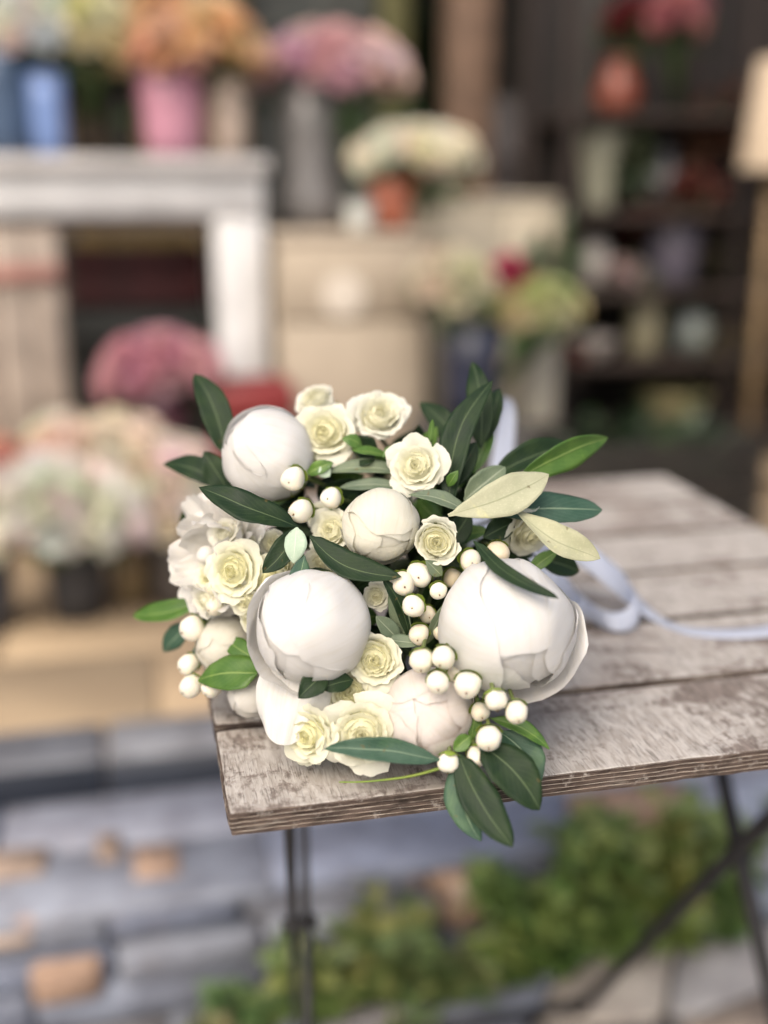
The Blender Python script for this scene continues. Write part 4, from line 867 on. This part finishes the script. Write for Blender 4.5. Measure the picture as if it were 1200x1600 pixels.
V('white_bowl', 'shallow white bowl low on the shelving', 'bowl', 925, .10, 1, [(.03, 0), (.05, .02), (.064, .05), (.066, .06)], (.42, .38, .35))
V('glass_cylinder', 'tall olive tinted glass cylinder next to the white bowl', 'vase', 1004, .12, 1, [(.045, 0), (.047, .05), (.047, .12), (.048, .17)], (.26, .24, .16))
V('glass_jar', 'round clear glass jar with pink reflections right of the cylinder', 'jar', 1080, .12, 1, [(.035, 0), (.055, .02), (.06, .06), (.05, .10), (.04, .12)], (.5, .45, .44), M_GLASS)
bunch('pink_top_bunch', 'dusky pink flowers at the top right above the shelving', 'flowers', gp(1060, Y5+.2, on(4)), at_y(1055, 35, Y5+.12), .075, 24, [(.42, .15, .18), (.48, .20, .20)], ROSEB, .034, seed=13)
bunch('red_top_bunch', 'dark red flowers on the top shelf near the rust red jug', 'flowers', gp(1000, Y5+.28, on(4)), at_y(985, 40, Y5+.22), .06, 16, [(.16, .012, .02)], ROSEB, .034, seed=14)
t = thing('olive_basket', 'olive woven basket on the lowest visible shelf', 'basket', gp(1050, Y5+.12, on(0)))
for k in range(7):
    mb = MB(); r0 = .082+.004*k; mb.lathe([(r0-.006, k*.012), (r0+.002, k*.012+.002), (r0+.003, k*.012+.009), (r0-.006, k*.012+.0115)], 26); ob('weave_row', mb.me('weave_row', M_WOODBG), t, None, (.20, .18, .08) if k % 2 else (.25, .22, .11))
mb = MB(); mb.lathe([(.0005, .002), (.08, .002), (.08, .006), (.0005, .006)], 26); ob('bottom', mb.me('bottom', M_WOODBG), t, None, (.18, .15, .07))
bunch('red_berry_bunch', 'dark red leafy stems behind the slate purple bucket', 'flowers', gp(1045, Y5+.14, on(2)+.03), at_y(1010, 350, Y5+.16), .06, 14, [(.17, .03, .025)], ROSEB, .025, seed=15, leaves=30, leafc=(.10, .03, .02))
for k, (lab, px, py, lev, rad, cols, lc, dm) in enumerate([
  ('dried russet leaves spilling over the top shelf', 1130, 215, 4, .11, [(.10, .035, .018)], (.075, .032, .016), (1, .7, 1.3)),
  ('dark red dried flowers hanging before the third shelf', 1085, 300, 3, .07, [(.16, .035, .030)], (.05, .03, .018), (1.2, .7, .8)),
  ('small pale pink flowers on the second shelf beside the white oval vase', 975, 430, 2, .05, [(.50, .38, .36)], (.05, .06, .03), (1, .7, .8)),
  ('blackish foliage filling the second shelf at the right', 1130, 420, 2, .10, [(.06, .04, .03)], (.020, .026, .012), (1, .6, 1)),
  ('olive foliage on the first shelf by the glass jar', 1120, 540, 1, .07, [(.20, .18, .09)], (.04, .05, .018), (1.2, .6, .8)),
  ('dusty red flowers at the left end of the first shelf', 890, 560, 1, .04, [(.30, .07, .06)], (.05, .03, .02), (1, .7, .9)),
  ('dark green leaves in front of the grey post', 985, 250, 3, .055, [(.08, .10, .05)], (.03, .045, .022), (.8, .6, 1.3))]):
    bunch('dried_bunch', lab, 'flowers', gp(px, Y5+.18, on(lev)), at_y(px, py, Y5+.10), rad, 12, cols, ROSEB, .026, group='dried and leafy bunches on the dark shelving', leaves=60, leafc=lc, seed=60+k, leafsz=.06, dome=dm)
# lamp with a cream shade at the right edge, tan post below it
xl = at_y(1218, 170, 2.62).x
lt = thing('floor_lamp', 'unlit floor lamp with a cream shade cut by the right edge', 'lamp', (xl, 2.62, TERR))
za, zb_ = zz(262, 2.62)-TERR, zz(75, 2.62)-TERR
mb = MB(); mb.lathe([(.088, za), (.062, zb_), (.060, zb_), (.086, za)], 28); ob('lamp_shade', mb.me('lamp_shade', M_CARD), lt, None, (.50, .40, .29))
mb = MB(); mb.tube([(0, 0, .02), (0, 0, za+.05)], .016, 12); ob('pole', mb.me('pole', M_WOODBG), lt, None, (.24, .165, .09))
mb = MB(); mb.lathe([(.0005, 0), (.13, 0), (.13, .012), (.03, .03), (.016, .03)], 28); ob('foot', mb.me('foot', M_WOODBG), lt, None, (.20, .14, .08))
for a in range(3): mb = MB(); d_ = Vector((cos(a*2.1), sin(a*2.1), 0)); mb.tube([Vector((0, 0, za+.05)), d_*.079+Vector((0, 0, za+.04))], .002, 6); ob('shade_spoke', mb.me('shade_spoke', M_IRON), lt)
# --- posts, planks and hanging greenery at the back of the room
def post(label, px0, px1, Y, col, z1=2.895, cat='post', name='timber_post'):
    a, b = gp(px0, Y, zz(120, Y)).x, gp(px1, Y, zz(120, Y)).x; t = thing(name, label, cat, ((a+b)/2, Y+.03, TERR))
    boxpart('shaft', (a, Y, TERR+.06), (b, Y+(b-a), z1), t, col, M_WOODBG); boxpart('foot', (a-.012, Y-.012, TERR-.006), (b+.012, Y+(b-a)+.012, TERR+.059), t, col, M_WOODBG)
post('brown timber post behind the white pot plant', 706, 772, 3.3, (.19, .12, .082))
post('olive green timber post left of the brown one', 598, 640, 3.6, (.12, .115, .045))
post('grey brown timber post right of the brown one', 826, 872, 3.5, (.15, .12, .080))
post('slim grey post behind the rust red jug', 892, 930, 3.25, (.085, .08, .07))
pn = thing('leaning_board', 'tall dark grey board leaning at the back behind the pink flowers', 'panel', (gp(500, 3.7, 0).x, 3.7, TERR-.012))
for k in range(4): a = gp(405+k*46, 3.7, 0).x; boxpart('plank', (a, 3.69, TERR-.012), (gp(449+k*46, 3.7, 0).x, 3.715, 2.5), pn, [(.065, .07, .066), (.055, .062, .06), (.075, .08, .075), (.06, .066, .062)][k], M_WOODBG, .002)
pn2 = thing('ochre_board', 'ochre brown boards at the back behind the orange roses', 'panel', (gp(230, 3.6, 0).x, 3.6, TERR-.012))
for k in range(5): a = gp(130+k*54, 3.6, 0).x; boxpart('plank', (a, 3.59, TERR-.012), (gp(182+k*54, 3.6, 0).x, 3.615, 2.4), pn2, [(.15, .105, .04), (.18, .13, .055), (.14, .10, .035), (.17, .12, .05), (.15, .11, .05)][k], M_WOODBG, .002)
bunch('back_greenery', 'dark green potted foliage in front of the back wall', 'plant', gp(665, 3.9, TERR-.012), at_y(668, 90, 3.9), .22, 4, [(.06, .10, .03)], MUMB, .03, seed=17, leaves=260, leafc=(.025, .05, .018), leafsz=.10, dome=(.5, .5, 1.6))
xa, xb = gp(776, 3.15, 0).x, gp(896, 3.15, 0).x
gb = thing('grey_drawer_chest', 'dark grey drawer chest between the pale cupboard and the shelving', 'chest', ((xa+xb)/2, 3.4, TERR-.012))
boxpart('carcass', (xa, 3.386, TERR-.012), (xb, 3.7, zz(150, 3.4)), gb, (.075, .068, .072))
for k in range(5): h0 = .35+k*.17; d_ = boxpart('drawer', (xa+.008, 3.37, h0), (xb-.008, 3.385, h0+.155), gb, (.085, .075, .08)); mbk = MB(); mbk.tube([Vector(((xa+xb)/2-.04, 3.36, h0+.08))-Vector(gb.location), Vector(((xa+xb)/2+.04, 3.36, h0+.08))-Vector(gb.location)], .006, 6); ob('handle', mbk.me('handle', M_IRON), d_)
# --- front row on the terrace: dark buckets of white and cream flowers, pink flowers, red crate
FR = [(-30, 2.02, 120, 820, (.055, .06, .075), 'blue black bucket cut by the left edge of the picture'), (120, 2.05, 110, 830, (.03, .032, .038), 'black bucket second from the left in the front row'),
      (205, 2.10, 74, 840, (.16, .115, .06), 'narrow brown pot between two dark buckets'), (280, 2.08, 112, 822, (.07, .062, .058), 'brownish grey bucket beside the left of the bouquet')]
for px, Y, w, pt_, c, lab in FR:
    pot('flower_bucket' if w > 80 else 'brown_flower_pot', lab, px-w/2, px+w/2, pt_, Y, TERR+.0005, c, .8, group='buckets in the front row')
bunch('salmon_bunch', 'salmon pink flowers at the left edge of the front row', 'flowers', gp(-25, 2.02, TERR+.03), at_y(-10, 752, 2.04), .065, 26, [(.70, .30, .25), (.72, .36, .30)], ROSEB, .032, seed=20)
bunch('white_mum_bunch', 'broad mass of white chrysanthemums low in the front row', 'flowers', gp(118, 2.05, TERR+.03), at_y(92, 800, 2.0), .135, 110, [(.90, .86, .78), (.88, .82, .72)], ROSEB, .036, seed=21, dome=(1.25, .7, .70), low=-.35, leaves=14)
bunch('cream_mum_bunch', 'cream chrysanthemums rising behind the white ones', 'flowers', gp(207, 2.10, TERR+.03), at_y(150, 745, 2.10), .15, 100, [(.88, .77, .56), (.86, .77, .62), (.84, .71, .54)], ROSEB, .037, seed=22, dome=(1.05, .7, .75), low=-.3, leaves=14)
bunch('blush_rose_bunch', 'blush cream roses right of the chrysanthemums, beside the bouquet', 'flowers', gp(280, 2.08, TERR+.03), at_y(255, 778, 2.06), .105, 76, [(.88, .77, .62), (.88, .76, .62), (.90, .82, .70)], ROSEB, .034, seed=23, dome=(1, .8, 1), low=-.4, leaves=14)
crate('low_black_crate', 'low black crate behind the front row of buckets', gp(150, 2.4, 0).x, gp(330, 2.4, 0).x, 2.33, 2.47, TERR, zz(690, 2.4), (.02, .019, .02), 3)
pot('plum_pot', 'plum coloured pot of pink flowers on the low black crate', 200, 300, 618, 2.40, zz(690, 2.4)+.001, (.10, .035, .05), .8, cat='pot')
bunch('dusky_pink_bunch', 'dusky pink flowers under the white shelf', 'flowers', gp(250, 2.40, zz(690, 2.4)+.02), at_y(252, 592, 2.40), .115, 60, [(.62, .30, .36), (.66, .36, .41)], ROSEB, .036, seed=24, dome=(1.1, .75, .75), low=-.05)
crate('red_plastic_crate', 'red crate at the foot of the white shelf leg', gp(328, 2.36, 0).x, gp(455, 2.36, 0).x, 2.33, 2.53-.035, TERR, zz(590, 2.36), (.22, .025, .025), 5, M_COBJ)
crate('black_stack_crate', 'black crate on the terrace behind the far table corner', gp(905, 2.2, 0).x, gp(1240, 2.2, 0).x, 2.25, 2.55, TERR, zz(715, 2.25), (.018, .015, .012), 4)
bunch('dark_shrub', 'dark green shrub standing in the black crate at the right', 'plant', gp(1050, 2.4, TERR+.02), at_y(1010, 690, 2.42), .15, 4, [(.05, .09, .03)], MUMB, .02, seed=25, leaves=220, leafc=(.018, .038, .014), leafsz=.07, dome=(1.5, .6, .7))
# --- weeds at the foot of the step
def weed(px, Y, h, w, n, col, label, seed):
    r_ = random.Random(seed); x = gp(px, Y, 0).x; t = thing('weed_plant', label, 'weed', (x, Y, 0.004), 'weeds growing along the stone step'); sm, lm, ym = MB(), MB(), MB(); n = int(n*.33); h *= .68 if px < 760 else .88; col = (col[0]*.80, col[1]*.78, col[2]*.9)
    for k in range(n):
        a = r_.uniform(0, 2*pi); sp = r_.uniform(.2, 1)*w/2; hh = h*r_.uniform(.45, 1.05); e = Vector((cos(a)*sp, min(sin(a)*sp*.45, .012), hh)); m_ = Vector((e.x*.35, e.y*.35, hh*.55))
        P = smooth_path([Vector((r_.uniform(-.02, .02), r_.uniform(-.01, .004), 0)), m_, e], 5); sm.tube(P, .0016, 5)
        for p in P[2:]:
            for q in range(3):
                b2 = r_.uniform(0, 2*pi); blade(ym if r_.random() < .4 and p.z > hh*.5 else lm, p, Vector((cos(b2), sin(b2)-.3, r_.uniform(-.1, .7))), Vector((r_.gauss(0, .4), r_.gauss(0, .4)-.4, 1)).normalized(), r_.uniform(.018, .055), r_.uniform(.006, .016))
    ob('stems', sm.me('stems', M_LEAFBG), t, None, (.10, .14, .05)); ob('foliage', lm.me('foliage', M_LEAFBG), t, None, col)
    ob('young_foliage', ym.me('young_foliage', M_LEAFBG), t, None, (col[0]*1.9, col[1]*1.45, col[2]*1.6))
for a in [(360, 1.135, .10, .14, 12, (.10, .19, .05), 'low pale weed at the far left of the table leg', 1), (455, 1.125, .17, .17, 20, (.13, .20, .045), 'weed growing right behind the left iron leg', 2), (545, 1.14, .20, .17, 22, (.15, .21, .05), 'yellowish weed right of the left iron leg', 3),
          (650, 1.13, .18, .17, 20, (.12, .18, .05), 'weed below the hanging bouquet leaves', 4), (840, 1.14, .21, .18, 26, (.13, .22, .04), 'bright green weed left of the crossed iron legs', 5), (935, 1.135, .24, .20, 28, (.11, .20, .04), 'tall bushy weed behind the rising leg bar', 6),
          (1040, 1.14, .27, .19, 28, (.13, .21, .04), 'tallest weed just left of the leg crossing', 7), (1140, 1.135, .27, .20, 26, (.15, .21, .04), 'weed behind the leg crossing at the right', 8), (1235, 1.14, .26, .18, 20, (.10, .18, .04), 'weed cut by the right edge of the picture', 9), (740, 1.12, .13, .12, 12, (.12, .19, .05), 'small weed midway between the two groups', 10),
          (300, 1.10, .05, .10, 8, (.14, .17, .05), 'tiny creeping weed at the lower left', 11), (690, 1.06, .035, .08, 8, (.12, .19, .05), 'tiny weed between the flagstones', 12)]:
    weed(*a)
